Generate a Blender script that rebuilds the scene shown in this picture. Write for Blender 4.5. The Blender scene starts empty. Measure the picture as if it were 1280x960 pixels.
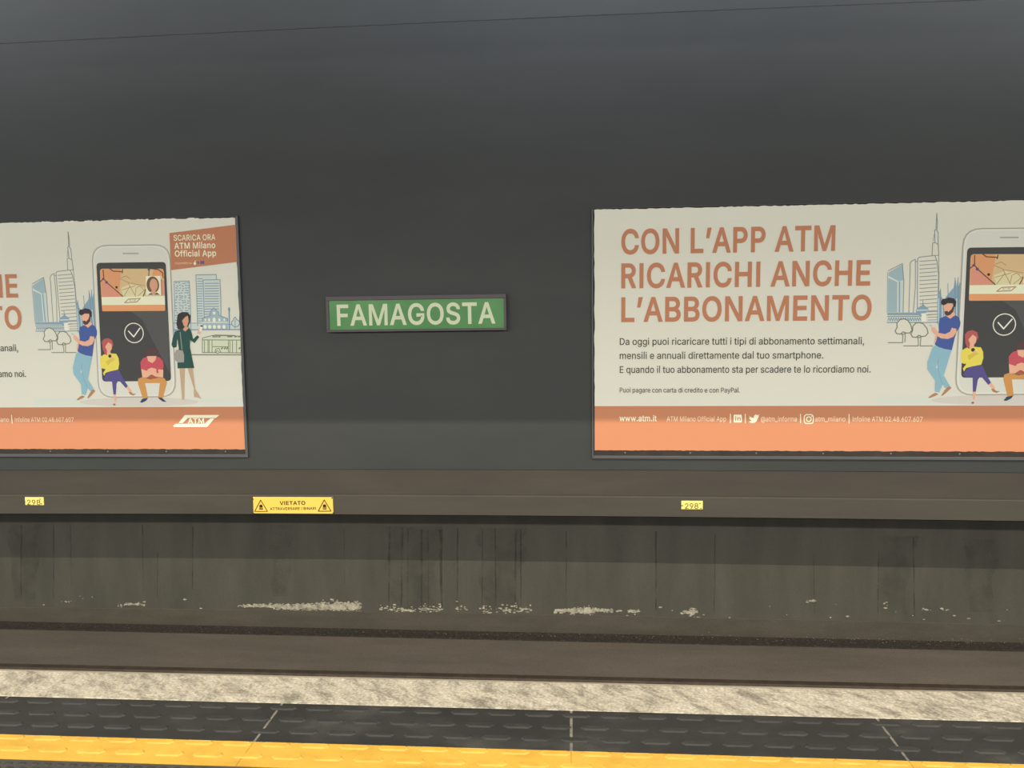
import bpy, bmesh, math, random
from mathutils import Vector, Matrix
from mathutils.geometry import tessellate_polygon
random.seed(7)
S = bpy.context.scene
COL = S.collection

# ------------------------------------------------------------------ camera
YAW, PITCH, ROLL, EYE, FOC = 0.083154, 0.089575, -0.012056, 1.55, 1000.0
FWD = Vector((-math.sin(YAW)*math.cos(PITCH), math.cos(YAW)*math.cos(PITCH), -math.sin(PITCH)))
R0 = Vector((math.cos(YAW), math.sin(YAW), 0)); U0 = R0.cross(FWD)
RGT = R0*math.cos(ROLL) + U0*math.sin(ROLL)
UPV = -R0*math.sin(ROLL) + U0*math.cos(ROLL)
cd = bpy.data.cameras.new('camera'); cam = bpy.data.objects.new('camera', cd); COL.objects.link(cam)
cd.sensor_width = 36; cd.sensor_fit = 'HORIZONTAL'; cd.lens = 36*FOC/1280
cam.matrix_world = Matrix((( RGT.x, UPV.x, -FWD.x, 0), (RGT.y, UPV.y, -FWD.y, 0), (RGT.z, UPV.z, -FWD.z, EYE), (0, 0, 0, 1)))
S.camera = cam
def at(px, py, Y):
    """survey point: where the sight line of a photo measurement meets the wall plane y = Y"""
    d = FWD + RGT*((px-640)/FOC) - UPV*((py-480)/FOC)
    t = Y/d.y
    return Vector((d.x*t, Y, EYE + d.z*t))

# ------------------------------------------------------------------ light
S.view_settings.view_transform = 'Standard'; S.view_settings.look = 'None'
S.view_settings.exposure = 0.0; S.view_settings.gamma = 1.0; S.view_settings.use_curve_mapping = False
w = bpy.data.worlds.new('world'); S.world = w; w.use_nodes = True
w.node_tree.nodes['Background'].inputs[0].default_value = (0.95, 1.0, 1.02, 1)
w.node_tree.nodes['Background'].inputs[1].default_value = 1.1
def lamp(name, loc, sx, sy, power, col, rot=(0, 0, 0)):
    l = bpy.data.lights.new(name, 'AREA'); l.shape = 'RECTANGLE'; l.size = sx; l.size_y = sy
    l.energy = power; l.color = col
    o = bpy.data.objects.new(name, l); COL.objects.link(o); o.location = loc; o.rotation_euler = rot
    return o
# bare tube line above the platform edge, screened from the upper wall by the edge beam
lamp('platform_edge_tubes', (2.0, 2.90, 3.885), 20, 0.008, 780, (1.0, 0.90, 0.74))
# two rows of ceiling panels further back on the platform
lamp('platform_ceiling_panels', (-1.2, -1.5, 3.25), 22, 0.5, 1580, (1.0, 0.98, 0.91), (math.radians(5), 0, 0))
lamp('platform_rear_panels', (-1.2, -5.5, 3.10), 22, 0.5, 1580, (1.0, 0.98, 0.91), (math.radians(5), 0, 0))
# cool strip in the crown of the tunnel over the track
for nm, wx, wl_, wp_, wc in (('track_side_strip', 0.5, 21, 410, (0.93, 0.97, 1.0)), ('added_wall_fill_right', 7.0, 7, 130, (0.93, 0.97, 1.0)), ('added_wall_fill_left', -8.2, 5, 75, (0.93, 0.97, 1.0)), ('track_side_cool_tube', 0.3, 3.0, 40, (0.66, 0.76, 1.0))):  # short right and left ones: unseen fill added to brighten the wall ends
    wash = lamp(nm, (wx, 3.62, 4.85), wl_, 0.3, wp_, wc, (math.radians(116), 0, 0)); wash.data.spread = math.radians(140)

# ------------------------------------------------------------------ helpers
def lin(c):
    c /= 255.0
    return c/12.92 if c <= 0.04045 else ((c+0.055)/1.055)**2.4
def rgb(r, g, b, k=1.0): return tuple(min(0.95, lin(v)*k) for v in (r, g, b)) + (1,)
_mats = {}
def plain(name, r, g, b, rough=0.6, k=1.0, metal=0.0, spec=0.3):
    key = (name, r, g, b, rough, k)
    if key in _mats: return _mats[key]
    m = bpy.data.materials.new(name); m.use_nodes = True
    bs = m.node_tree.nodes['Principled BSDF']
    bs.inputs['Base Color'].default_value = rgb(r, g, b, k); bs.inputs['Roughness'].default_value = rough
    bs.inputs['Metallic'].default_value = metal; bs.inputs['Specular IOR Level'].default_value = spec
    _mats[key] = m
    return m
def mottled(name, stops, scale=(1, 1, 1), detail=6, rough=0.7, noise=3.0, bump=0.0, bscale=60, grain=0.0, rot=(0, 0, 0), spec=0.3, dist=0.0, tex=False, nrough=0.62):
    """noise-driven colour ramp in object space plus fine grain and bump"""
    m = bpy.data.materials.new(name); m.use_nodes = True; nt = m.node_tree; N = nt.nodes; L = nt.links
    bs = N['Principled BSDF']; bs.inputs['Roughness'].default_value = rough; bs.inputs['Specular IOR Level'].default_value = spec
    tc = N.new('ShaderNodeTexCoord'); mp = N.new('ShaderNodeMapping')
    mp.vector_type = 'TEXTURE' if tex else 'POINT'
    mp.inputs['Scale'].default_value = scale; mp.inputs['Rotation'].default_value = rot
    L.new(tc.outputs['Object'], mp.inputs[0])
    nz = N.new('ShaderNodeTexNoise'); nz.inputs['Scale'].default_value = noise; nz.inputs['Detail'].default_value = detail
    nz.inputs['Roughness'].default_value = nrough; nz.inputs['Distortion'].default_value = dist
    L.new(mp.outputs[0], nz.inputs['Vector'])
    cr = N.new('ShaderNodeValToRGB'); el = cr.color_ramp.elements
    while len(el) < len(stops): el.new(0.5)
    for e, (p, c) in zip(el, stops): e.position = p; e.color = rgb(*c)
    L.new(nz.outputs['Fac'], cr.inputs[0])
    out = cr.outputs[0]
    if grain:
        n2 = N.new('ShaderNodeTexNoise'); n2.inputs['Scale'].default_value = bscale; n2.inputs['Detail'].default_value = 3
        L.new(tc.outputs['Object'], n2.inputs['Vector'])
        mr = N.new('ShaderNodeMapRange'); mr.inputs[1].default_value = 0.25; mr.inputs[2].default_value = 0.75
        mr.inputs[3].default_value = 1-grain; mr.inputs[4].default_value = 1+grain
        L.new(n2.outputs['Fac'], mr.inputs[0])
        mx = N.new('ShaderNodeVectorMath'); mx.operation = 'MULTIPLY'
        L.new(out, mx.inputs[0]); L.new(mr.outputs[0], mx.inputs[1]); out = mx.outputs[0]
    L.new(out, bs.inputs['Base Color'])
    if bump:
        n3 = N.new('ShaderNodeTexNoise'); n3.inputs['Scale'].default_value = bscale; n3.inputs['Detail'].default_value = 4
        L.new(tc.outputs['Object'], n3.inputs['Vector'])
        bp = N.new('ShaderNodeBump'); bp.inputs['Strength'].default_value = bump; bp.inputs['Distance'].default_value = 0.01
        L.new(n3.outputs['Fac'], bp.inputs['Height']); L.new(bp.outputs[0], bs.inputs['Normal'])
    return m
def link(name, me, mats, parent=None, loc=(0, 0, 0)):
    for m in (mats if isinstance(mats, (list, tuple)) else [mats]): me.materials.append(m)
    o = bpy.data.objects.new(name, me); COL.objects.link(o); o.location = loc
    if parent: o.parent = parent
    return o
def mesh(name, verts, faces, mats, parent=None, loc=(0, 0, 0), mi=None, smooth=False):
    me = bpy.data.meshes.new(name); me.from_pydata([tuple(v) for v in verts], [], faces)
    if mi: me.polygons.foreach_set('material_index', mi)
    if smooth: me.polygons.foreach_set('use_smooth', [True]*len(me.polygons))
    me.update()
    return link(name, me, mats, parent, loc)
def structure(o): o['kind'] = 'structure'; return o
def tag(o, label, cat, group=None):
    o['label'] = label; o['category'] = cat
    if group: o['group'] = group
    return o
def empty(name, loc):
    o = bpy.data.objects.new(name, None); COL.objects.link(o); o.location = loc; o.empty_display_size = 0.2
    return o
class MB:
    """collects boxes and solids into one mesh"""
    def __init__(s): s.v = []; s.f = []; s.m = []
    def quadprism(s, bot, top, mi=0):
        n = len(bot); b = len(s.v); s.v += list(bot)+list(top)
        s.f.append(tuple(b+i for i in range(n))[::-1]); s.f.append(tuple(b+n+i for i in range(n)))
        for i in range(n):
            j = (i+1) % n; s.f.append((b+i, b+j, b+n+j, b+n+i))
        s.m += [mi]*(n+2)
    def box(s, x0, x1, y0, y1, z0, z1, mi=0):
        s.quadprism([(x0, y0, z0), (x1, y0, z0), (x1, y1, z0), (x0, y1, z0)], [(x0, y0, z1), (x1, y0, z1), (x1, y1, z1), (x0, y1, z1)], mi)
    def cyl(s, c, r, y0, y1, n=14, mi=0):
        ring = [(c[0]+r*math.cos(2*math.pi*i/n), c[1]+r*math.sin(2*math.pi*i/n)) for i in range(n)]
        s.quadprism([(a, y1, b) for a, b in ring], [(a, y0, b) for a, b in ring], mi)
    def build(s, name, mats, parent=None, loc=(0, 0, 0), bevel=0.0):
        o = mesh(name, s.v, s.f, mats, parent, loc, s.m)
        if bevel:
            md = o.modifiers.new('bevel', 'BEVEL'); md.width = bevel; md.segments = 2; md.limit_method = 'ANGLE'
        return o
SAG, GRADE = 0.000865, 0.000734                 # the track climbs a hair and crests here, the wall mouldings with it
def crest(x): return GRADE*x - SAG*x*x
def run(name, prof, mat, x0=-11.0, x1=11.0, n=44, parent=None):
    """a wall moulding: profile [(y, z)...] carried along x and following the crest"""
    vs, fs = [], []; k = len(prof)
    for i in range(n+1):
        x = x0+(x1-x0)*i/n
        vs += [(x, y, z+crest(x)) for y, z in prof]
    for i in range(n):
        for j in range(k):
            a, b = i*k+j, i*k+(j+1) % k
            fs.append((a, b, b+k, a+k))
    fs.append(tuple(range(k))[::-1]); fs.append(tuple(n*k+j for j in range(k)))
    o = mesh(name, vs, fs, mat, parent)
    bm = bmesh.new(); bm.from_mesh(o.data); bmesh.ops.recalc_face_normals(bm, faces=bm.faces); bm.to_mesh(o.data); bm.free()
    return structure(o) if parent is None else o

# flat printing: polygons, strokes and lettering laid on one sheet (u right, v up), as one mesh with one material per ink
class Sheet:
    def __init__(s, step=0.000014): s.v = []; s.f = []; s.m = []; s.inks = []; s.z = 0.0; s.step = step
    def ink(s, mat):
        if mat not in s.inks: s.inks.append(mat)
        return s.inks.index(mat)
    def up(s): s.z += s.step
    def poly(s, pts, mat, raise_=True, holes=()):
        s.z += s.step if raise_ else 0.000005
        loops = [[Vector((p[0], p[1], 0)) for p in pts]] + [[Vector((p[0], p[1], 0)) for p in h] for h in holes]
        flat = [v for l in loops for v in l]; b = len(s.v); mi = s.ink(mat)
        tris = tessellate_polygon(loops)
        s.v += [(v.x, v.y, s.z) for v in flat]
        for t in tris:
            a, c, d = (flat[i] for i in t)
            cr = (c.x-a.x)*(d.y-a.y)-(c.y-a.y)*(d.x-a.x)
            if abs(cr) < 1e-12: continue
            s.f.append(tuple(b+i for i in (t if cr > 0 else t[::-1]))); s.m.append(mi)
    def line(s, pts, wid, mat, raise_=True, closed=False):
        s.z += s.step if raise_ else 0.000005
        mi = s.ink(mat); pts = [Vector(p[:2]) for p in pts]
        if closed: pts.append(pts[0])
        for i, (a, c) in enumerate(zip(pts, pts[1:])):
            d = c-a
            if d.length < 1e-6: continue
            d = d.normalized()*wid/2; n = Vector((-d.y, d.x)); a2, c2 = a-d*0.6, c+d*0.6
            b = len(s.v)
            s.v += [(q.x, q.y, s.z+(i % 2)*0.0000025) for q in (a2-n, c2-n, c2+n, a2+n)]
            s.f.append((b, b+1, b+2, b+3)); s.m.append(mi)
    def text(s, string, p0, p1, cap, mat, off=0.0):
        """lettering from p0 to p1 (ink extents on the baseline) with the given capital height"""
        s.up(); mi = s.ink(mat)
        p0 = Vector(p0[:2]); p1 = Vector(p1[:2]); ex = (p1-p0); length = ex.length; ex.normalize(); ey = Vector((-ex.y, ex.x))
        x = 0.0; place = []
        for ch in string:
            if ch == ' ': x += 185+off; continue
            g = GLYPHS[ch]; place.append((x, ch)); x += g[0]+off*1.4
        ext = [px+c for px, ch in place for con in GLYPHS[ch][1] for c in con[0::2]]
        lo, hi = min(ext)-off, max(ext)+off
        sx = length/(hi-lo); sy = cap/(509+2*off)
        for px, ch in place:
            outs, ins = glyph_loops(ch, off)
            for io, o_ in enumerate(outs):
                hs = [h for h in ins if inside(h[0], o_)]
                loops = [[Vector((a, b_, 0)) for a, b_ in l] for l in [o_]+hs]
                flat = [v for l in loops for v in l]; base = len(s.v)
                for v in flat:
                    q = p0 + ex*((v.x+px-lo)*sx) + ey*((v.y+off)*sy)
                    s.v.append((q.x, q.y, s.z+io*0.000004))
                for t in tessellate_polygon(loops):
                    a, c, d = (flat[i] for i in t)
                    cr = (c.x-a.x)*(d.y-a.y)-(c.y-a.y)*(d.x-a.x)
                    if abs(cr) < 1e-6: continue
                    s.f.append(tuple(base+i for i in (t if cr > 0 else t[::-1]))); s.m.append(mi)
    def build(s, name, parent, loc, rot=(math.pi/2, 0, 0)):
        o = mesh(name, s.v, s.f, s.inks, parent, loc, s.m); o.rotation_euler = rot
        return o
def area2(l): return sum(a[0]*b[1]-b[0]*a[1] for a, b in zip(l, l[1:]+l[:1]))
def inside(p, l):
    r = False
    for a, b in zip(l, l[1:]+l[:1]):
        if (a[1] > p[1]) != (b[1] > p[1]) and p[0] < (b[0]-a[0])*(p[1]-a[1])/(b[1]-a[1])+a[0]: r = not r
    return r
_gl = {}
def glyph_loops(ch, off):
    if (ch, off) in _gl: return _gl[ch, off]
    loops = []
    for con in GLYPHS[ch][1]:
        l = []
        for q in zip(con[0::2], con[1::2]):
            if not l or (abs(q[0]-l[-1][0])+abs(q[1]-l[-1][1])) > max(1, off*0.7): l.append(q)
        if len(l) > 1 and l[0] == l[-1]: l.pop()
        loops.append(l)
    sg = 1 if area2(max(loops, key=lambda l: abs(area2(l)))) > 0 else -1
    outs, ins = [], []
    for l in loops:
        hole = area2(l)*sg < 0
        if off:
            r = []
            for i in range(len(l)):
                p, q, t = Vector(l[i-1]), Vector(l[i]), Vector(l[(i+1) % len(l)])
                d1 = (q-p).normalized(); d2 = (t-q).normalized()
                n1 = Vector((d1.y, -d1.x))*sg; n2 = Vector((d2.y, -d2.x))*sg
                n = n1+n2
                n = n.normalized() if n.length > 1e-3 else n1
                k = min(1.6, 1/max(0.3, n.dot(n1)))
                e = q+n*off*k; r.append((e.x, e.y))
            l = r
        (ins if hole else outs).append(l)
    _gl[ch, off] = (outs, ins)
    return outs, ins
GLYPHS = {"'":[206,[[78,318,70,509,136,509,128,318]]],
",":[188,[[38,-119,68,71,137,71,84,-119]]],
"-":[453,[[337,244,337,188,114,188,114,244]]],
".":[188,[[95,-4,78,-1,63,9,53,24,50,41,53,59,63,73,78,83,95,87,113,83,128,73,138,59,141,41,138,24,128,9,113,-1]]],
"0":[453,[[227,-7,191,-3,158,7,130,24,105,48,85,77,69,113,57,155,50,202,48,254,50,306,57,353,69,395,85,431,106,461,130,484,159,502,191,512,227,516,262,512,295,502,323,484,348,461,368,431,384,395,396,353,403,306,405,254,403,202,396,155,384,113,368,77,348,48,323,24,295,7,263,-3],[227,50,250,52,271,60,290,74,306,92,320,116,330,144,338,176,342,213,344,254,342,295,338,332,330,365,320,393,306,416,290,435,271,449,250,457,227,460,203,457,182,449,163,435,147,416,134,393,123,365,115,332,111,295,109,254,111,213,115,176,123,144,134,116,147,92,163,74,182,60,203,52]]],
"1":[453,[[76,0,76,55,391,55,391,0],[276,509,276,0,212,0,212,448,209,448,86,358,86,427,198,509]]],
"2":[453,[[64,0,64,47,234,229,252,248,268,266,282,282,299,305,311,327,318,348,320,371,317,397,308,419,293,436,273,449,250,457,224,460,196,457,172,447,153,433,139,413,130,390,127,362,66,362,68,391,75,418,86,442,102,464,121,482,143,496,168,507,196,513,225,516,254,513,281,507,306,497,328,482,346,465,361,445,372,423,379,398,381,372,378,345,371,318,363,299,351,280,336,259,317,235,294,209,267,180,153,60,153,57,389,57,389,0]]],
"4":[453,[[40,105,40,158,247,509,311,509,109,166,109,163,413,163,413,105],[282,0,282,121,282,146,282,318,343,318,343,0]]],
"6":[453,[[226,-7,196,-4,168,3,142,15,119,31,100,51,84,74,73,101,66,130,64,162,65,187,71,212,80,239,93,268,112,302,137,340,252,509,322,509,151,261,145,261,154,275,165,288,179,299,196,307,214,312,235,314,265,312,291,305,316,295,337,280,355,262,370,240,380,215,387,187,389,157,387,127,379,98,368,73,352,50,333,30,310,14,284,3,257,-4],[226,48,254,52,279,63,299,79,314,101,324,128,327,157,324,187,314,213,299,235,279,251,254,262,226,265,198,262,174,252,153,235,138,214,128,188,125,158,128,128,138,102,153,79,174,63,198,52]]],
"7":[453,[[36,509,418,509,418,455,180,0,108,0,345,452,36,452]]],
"8":[453,[[226,-7,193,-5,163,1,136,11,111,25,91,42,74,62,62,84,54,109,52,135,53,156,58,176,65,195,81,220,101,241,125,256,153,265,153,267,129,276,109,289,93,308,80,330,73,354,70,380,73,405,79,429,90,450,106,469,124,485,146,498,170,508,197,514,226,516,255,514,282,508,306,498,328,485,346,469,361,450,373,429,379,405,382,380,379,354,372,330,359,308,343,289,323,276,300,267,300,265,327,256,351,241,372,220,387,195,395,176,399,156,401,135,398,109,391,84,378,62,362,42,341,25,317,11,289,1,259,-5],[226,49,258,52,285,60,307,74,323,91,333,113,337,139,333,165,322,189,305,208,283,223,256,232,226,235,196,232,169,223,147,208,130,189,119,165,115,139,119,113,129,91,145,74,167,60,185,54,205,50],[226,290,252,292,274,300,293,313,307,330,316,351,319,376,316,399,308,420,294,437,275,449,252,457,226,460,200,457,177,449,159,437,145,420,136,399,133,376,136,351,145,330,159,313,178,300,201,292]]],
"9":[453,[[226,516,256,513,285,506,310,494,333,478,352,458,368,434,380,408,387,378,389,347,387,322,382,296,373,270,359,240,340,207,315,168,200,0,130,0,301,248,307,248,299,234,287,221,273,210,257,202,238,196,218,195,188,197,161,203,137,214,116,229,98,247,83,269,72,294,66,321,64,352,66,382,73,411,85,436,101,459,120,479,143,494,168,506,196,513],[226,460,199,457,174,446,154,429,138,407,129,381,125,352,129,322,138,295,154,274,174,257,199,247,226,243,254,247,279,257,299,273,314,295,324,321,327,350,324,381,314,407,299,429,279,446,254,457]]],
":":[188,[[95,-4,78,-1,63,9,53,24,50,41,53,59,63,73,78,83,95,87,113,83,128,73,138,59,141,41,138,24,128,9,113,-1],[95,271,78,274,63,284,53,299,50,316,53,334,63,349,78,359,95,362,113,359,128,349,138,334,141,316,138,299,128,284,113,274]]],
"@":[676,[[355,-135,307,-133,262,-126,221,-114,184,-98,151,-77,122,-53,98,-24,77,9,61,46,50,87,43,131,40,179,43,226,50,269,61,309,78,346,98,379,123,408,151,433,184,454,220,470,260,482,303,489,349,492,394,489,435,482,472,469,506,452,536,432,562,407,584,380,603,351,617,319,627,285,633,251,635,215,635,191,633,166,631,142,627,118,622,96,615,76,599,49,579,28,561,18,541,13,517,11,497,12,476,17,457,24,441,36,429,50,423,68,420,68,408,48,388,30,371,20,351,15,326,13,298,15,273,23,251,35,232,52,216,73,204,96,195,123,190,152,188,182,190,212,197,239,207,265,220,287,237,306,257,322,279,334,304,341,330,343,360,340,385,331,404,319,416,306,419,306,419,335,474,335,474,110,476,91,485,74,499,63,518,59,540,63,557,76,568,97,576,127,579,152,580,182,581,215,579,245,575,273,567,301,555,327,541,351,523,373,502,393,477,410,450,424,419,434,385,440,347,442,309,440,274,434,242,424,213,410,187,393,164,372,144,347,128,320,115,289,105,255,100,218,98,178,100,138,105,100,115,66,128,35,144,8,165,-17,188,-37,215,-54,246,-68,280,-78,317,-83,357,-85,385,-84,412,-80,436,-75,458,-69,476,-63,489,-59,504,-107,487,-113,464,-120,438,-126,411,-131,383,-134],[329,65,359,68,382,78,400,95,412,118,417,138,421,160,422,185,421,210,417,231,411,249,399,269,381,282,358,289,331,292,305,288,283,277,265,260,252,239,244,213,242,185,244,154,251,125,262,101,279,81,301,69]]],
"A":[480,[[16,0,205,509,275,509,463,0,395,0,345,142,134,142,85,0],[155,199,324,199,240,438]]],
"B":[456,[[60,0,60,509,241,509,274,507,304,501,329,491,350,477,367,461,381,442,390,421,396,398,398,374,395,344,387,320,373,301,356,286,336,275,315,267,315,262,339,257,363,245,385,227,402,203,411,184,416,161,418,136,416,111,410,88,400,67,386,48,368,31,344,18,317,8,284,2,247,0],[125,57,245,57,281,60,309,67,330,80,344,96,353,115,355,137,352,161,342,184,327,203,306,218,279,228,248,231,125,231],[125,285,238,285,265,288,288,296,308,309,323,326,333,348,336,372,333,393,326,412,313,429,294,442,270,449,240,452,125,452]]],
"C":[510,[[267,-7,225,-3,186,7,150,25,119,49,92,79,70,115,53,157,44,203,40,254,44,305,53,352,70,393,92,429,119,459,150,484,186,501,225,512,267,516,293,514,317,511,340,504,362,496,383,485,402,471,419,456,435,438,448,418,459,397,467,373,473,348,408,348,401,373,389,395,375,413,357,428,337,440,315,449,292,454,267,456,237,453,209,445,184,432,161,414,141,391,125,364,113,332,106,295,103,254,106,213,113,177,125,145,141,117,161,94,184,76,210,63,237,56,267,53,292,55,315,60,337,69,357,81,375,96,389,114,401,136,408,160,473,160,467,135,459,112,448,91,435,71,420,53,402,38,383,24,363,13,341,5,317,-2,293,-6]]],
"D":[502,[[60,0,60,509,219,509,273,503,324,484,371,453,409,413,438,365,456,311,462,254,456,198,438,144,409,96,371,56,324,25,273,6,219,0],[125,57,217,57,257,62,296,77,330,100,359,131,381,169,394,211,399,254,394,298,381,340,359,378,330,409,296,432,257,447,217,452,125,452]]],
"E":[419,[[60,0,60,509,372,509,372,452,125,452,125,286,355,286,355,229,125,229,125,57,375,57,375,0]]],
"F":[410,[[60,0,60,509,369,509,369,452,125,452,125,278,346,278,346,221,125,221,125,0]]],
"G":[520,[[269,-7,225,-3,185,7,149,25,118,49,91,79,69,116,53,157,43,203,40,254,43,305,53,352,69,393,91,429,117,459,149,484,184,501,223,512,265,516,291,514,316,510,340,504,363,494,384,483,403,469,421,453,436,436,449,416,460,395,468,373,474,349,408,349,399,372,387,393,373,411,356,427,337,439,315,448,291,454,265,456,236,453,209,445,183,432,160,414,141,392,125,364,113,332,106,295,103,254,106,213,113,177,125,145,141,117,161,95,184,76,210,63,238,56,269,53,296,55,322,61,345,71,365,85,382,102,396,123,407,147,413,173,415,202,434,199,283,199,283,256,478,256,478,200,475,160,466,124,451,91,431,62,406,38,377,19,344,5,308,-4]]],
"H":[517,[[60,0,60,509,125,509,125,289,392,289,392,509,457,509,457,0,392,0,392,232,125,232,125,0]]],
"I":[196,[[66,0,66,509,131,509,131,0]]],
"L":[393,[[60,0,60,509,125,509,125,57,361,57,361,0]]],
"M":[628,[[60,0,60,509,152,509,314,90,476,509,568,509,568,0,506,0,506,408,344,0,284,0,122,408,122,0]]],
"N":[523,[[60,0,60,509,140,509,397,105,397,509,462,509,462,0,382,0,125,404,125,0]]],
"O":[533,[[267,-7,225,-3,186,7,150,25,119,49,92,79,70,115,53,157,44,203,40,254,44,305,53,352,70,393,92,429,119,459,150,484,186,501,225,512,267,516,309,512,348,501,384,484,415,459,442,429,464,393,480,352,490,305,493,254,490,203,480,157,464,115,442,79,415,49,384,25,348,7,309,-3],[267,53,296,55,324,63,349,76,372,94,392,116,408,144,420,176,428,213,430,254,428,295,420,332,408,365,392,392,372,415,349,433,324,446,296,453,267,456,237,453,210,445,184,433,161,415,142,392,125,364,113,332,106,295,103,254,106,213,113,176,125,144,142,117,161,94,184,76,210,63,237,55]]],
"P":[445,[[60,0,60,509,250,509,298,501,341,480,375,446,396,403,404,355,396,307,375,264,341,230,298,209,250,201,125,201,125,0],[125,258,246,258,274,263,300,277,320,298,333,325,338,355,333,385,320,412,300,433,274,447,246,452,125,452]]],
"R":[449,[[60,0,60,509,252,509,298,502,340,481,373,450,395,409,402,365,395,321,373,280,340,249,298,228,252,221,125,221,125,0],[125,277,248,277,276,281,301,294,321,313,334,338,338,365,334,392,321,417,301,436,276,449,248,453,125,452],[215,235,293,235,410,0,334,0]]],
"S":[447,[[224,-9,188,-7,156,-1,128,9,102,23,81,40,64,60,51,83,42,109,38,137,104,137,110,110,123,88,142,71,166,59,194,52,224,49,246,50,267,54,286,60,311,74,329,92,341,114,346,139,342,161,332,179,316,193,296,205,272,214,245,222,184,239,145,253,112,269,86,289,67,313,56,341,52,372,54,400,62,425,75,448,92,468,113,484,138,498,165,508,195,514,227,516,259,514,289,508,316,498,340,484,360,468,377,449,390,427,398,403,401,378,337,378,332,402,320,421,302,437,280,449,254,456,225,459,194,456,167,448,145,435,129,418,118,398,115,376,119,352,131,334,148,319,169,308,191,300,212,293,264,279,287,272,312,264,336,252,359,238,379,220,395,198,402,180,407,161,408,139,406,112,399,87,386,64,370,43,349,25,323,11,294,0,261,-7]]],
"T":[449,[[32,452,32,509,417,509,417,452,257,452,257,0,193,0,193,452]]],
"V":[480,[[16,509,84,509,240,70,396,509,463,509,275,0,205,0]]],
"_":[319,[[319,0,319,-56,0,-56,0,0]]],
"a":[389,[[160,-9,137,-7,115,-3,94,5,76,15,60,29,48,45,38,63,32,84,30,108,34,138,43,161,58,179,78,193,100,203,125,211,152,216,178,220,209,224,234,227,252,230,265,235,273,243,276,255,276,257,273,279,267,297,256,311,240,322,220,329,196,331,171,329,149,322,132,313,118,301,107,288,100,274,41,291,51,313,64,331,79,346,95,358,114,368,133,375,153,380,173,383,194,384,215,383,239,379,263,372,286,360,306,343,322,320,330,301,335,278,337,251,337,0,277,0,277,52,272,52,264,38,252,25,236,12,215,1,190,-6],[170,45,202,49,228,59,248,74,263,93,272,115,276,138,276,190,270,186,259,182,246,179,231,176,216,173,200,171,175,168,154,164,134,159,117,150,103,139,95,124,92,105,94,87,102,72,114,61,130,52,149,47]]],
"b":[424,[[229,-8,198,-5,172,4,153,17,138,31,127,46,118,59,112,59,112,0,53,0,53,509,114,509,114,319,118,319,127,331,137,346,152,360,171,373,197,381,229,384,259,382,287,374,313,361,335,342,354,320,370,293,381,261,388,227,390,189,388,151,381,116,370,84,355,57,336,34,313,16,288,3,260,-6],[220,47,242,49,262,55,279,66,294,80,306,97,316,117,323,139,327,163,328,189,327,215,323,239,316,261,307,281,295,298,280,311,262,322,243,328,220,330,198,328,178,322,161,312,147,299,134,282,125,263,118,241,114,216,113,189,114,162,118,138,125,115,135,95,147,78,162,65,179,55,198,49]]],
"c":[396,[[207,-8,174,-5,144,3,117,16,93,35,72,58,56,85,44,116,37,150,34,187,37,225,44,260,56,291,72,318,93,341,117,360,144,374,174,382,207,384,234,383,260,377,284,368,305,356,324,341,340,322,353,301,362,277,303,262,298,276,290,289,281,301,270,311,257,319,242,325,226,329,207,330,184,328,163,321,145,310,130,296,118,278,108,258,102,236,98,212,96,187,98,163,102,139,108,117,118,97,130,80,145,66,163,55,184,49,207,46,226,48,243,52,258,58,271,66,282,76,292,89,299,102,304,117,363,102,354,78,341,56,325,37,306,21,285,9,261,-1,235,-6]]],
"d":[424,[[195,-8,165,-6,137,3,111,16,89,34,70,57,55,84,43,116,36,151,34,189,36,227,43,261,55,293,70,320,89,342,112,361,137,374,165,382,196,384,228,381,253,373,272,360,287,346,298,331,306,319,311,319,311,509,372,509,372,0,313,0,313,59,307,59,298,46,287,31,272,17,252,4,227,-5],[205,47,226,49,246,55,263,65,278,78,290,95,299,115,306,138,310,162,312,189,310,216,306,241,300,263,290,282,278,299,263,312,246,322,227,328,205,330,182,328,162,322,145,311,130,298,118,281,108,261,102,239,98,215,96,189,98,163,102,139,109,117,118,97,130,80,145,66,162,55,182,49]]],
"e":[404,[[212,-8,177,-5,145,3,117,16,92,35,72,58,56,85,44,116,37,150,34,187,36,224,44,258,55,290,71,317,91,340,115,359,142,373,172,382,205,384,226,383,246,380,266,374,285,366,303,355,319,341,334,324,347,305,357,282,365,256,370,227,371,194,371,169,75,169,75,221,338,221,310,202,308,226,304,248,298,269,283,294,263,314,237,326,205,330,183,328,164,323,146,313,125,294,109,270,99,241,96,211,96,178,98,151,102,127,110,106,121,88,135,73,151,61,169,53,190,48,212,46,234,48,254,53,271,61,285,73,297,88,306,105,365,91,353,63,335,39,320,26,302,14,283,4,261,-3,237,-7]]],
"f":[254,[[228,379,228,327,6,327,6,379],[81,0,81,432,84,461,96,486,113,505,135,519,161,527,187,530,207,529,222,527,234,524,243,521,227,468,222,470,215,472,206,473,195,474,171,470,154,460,145,443,142,419,142,0]]],
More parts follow.
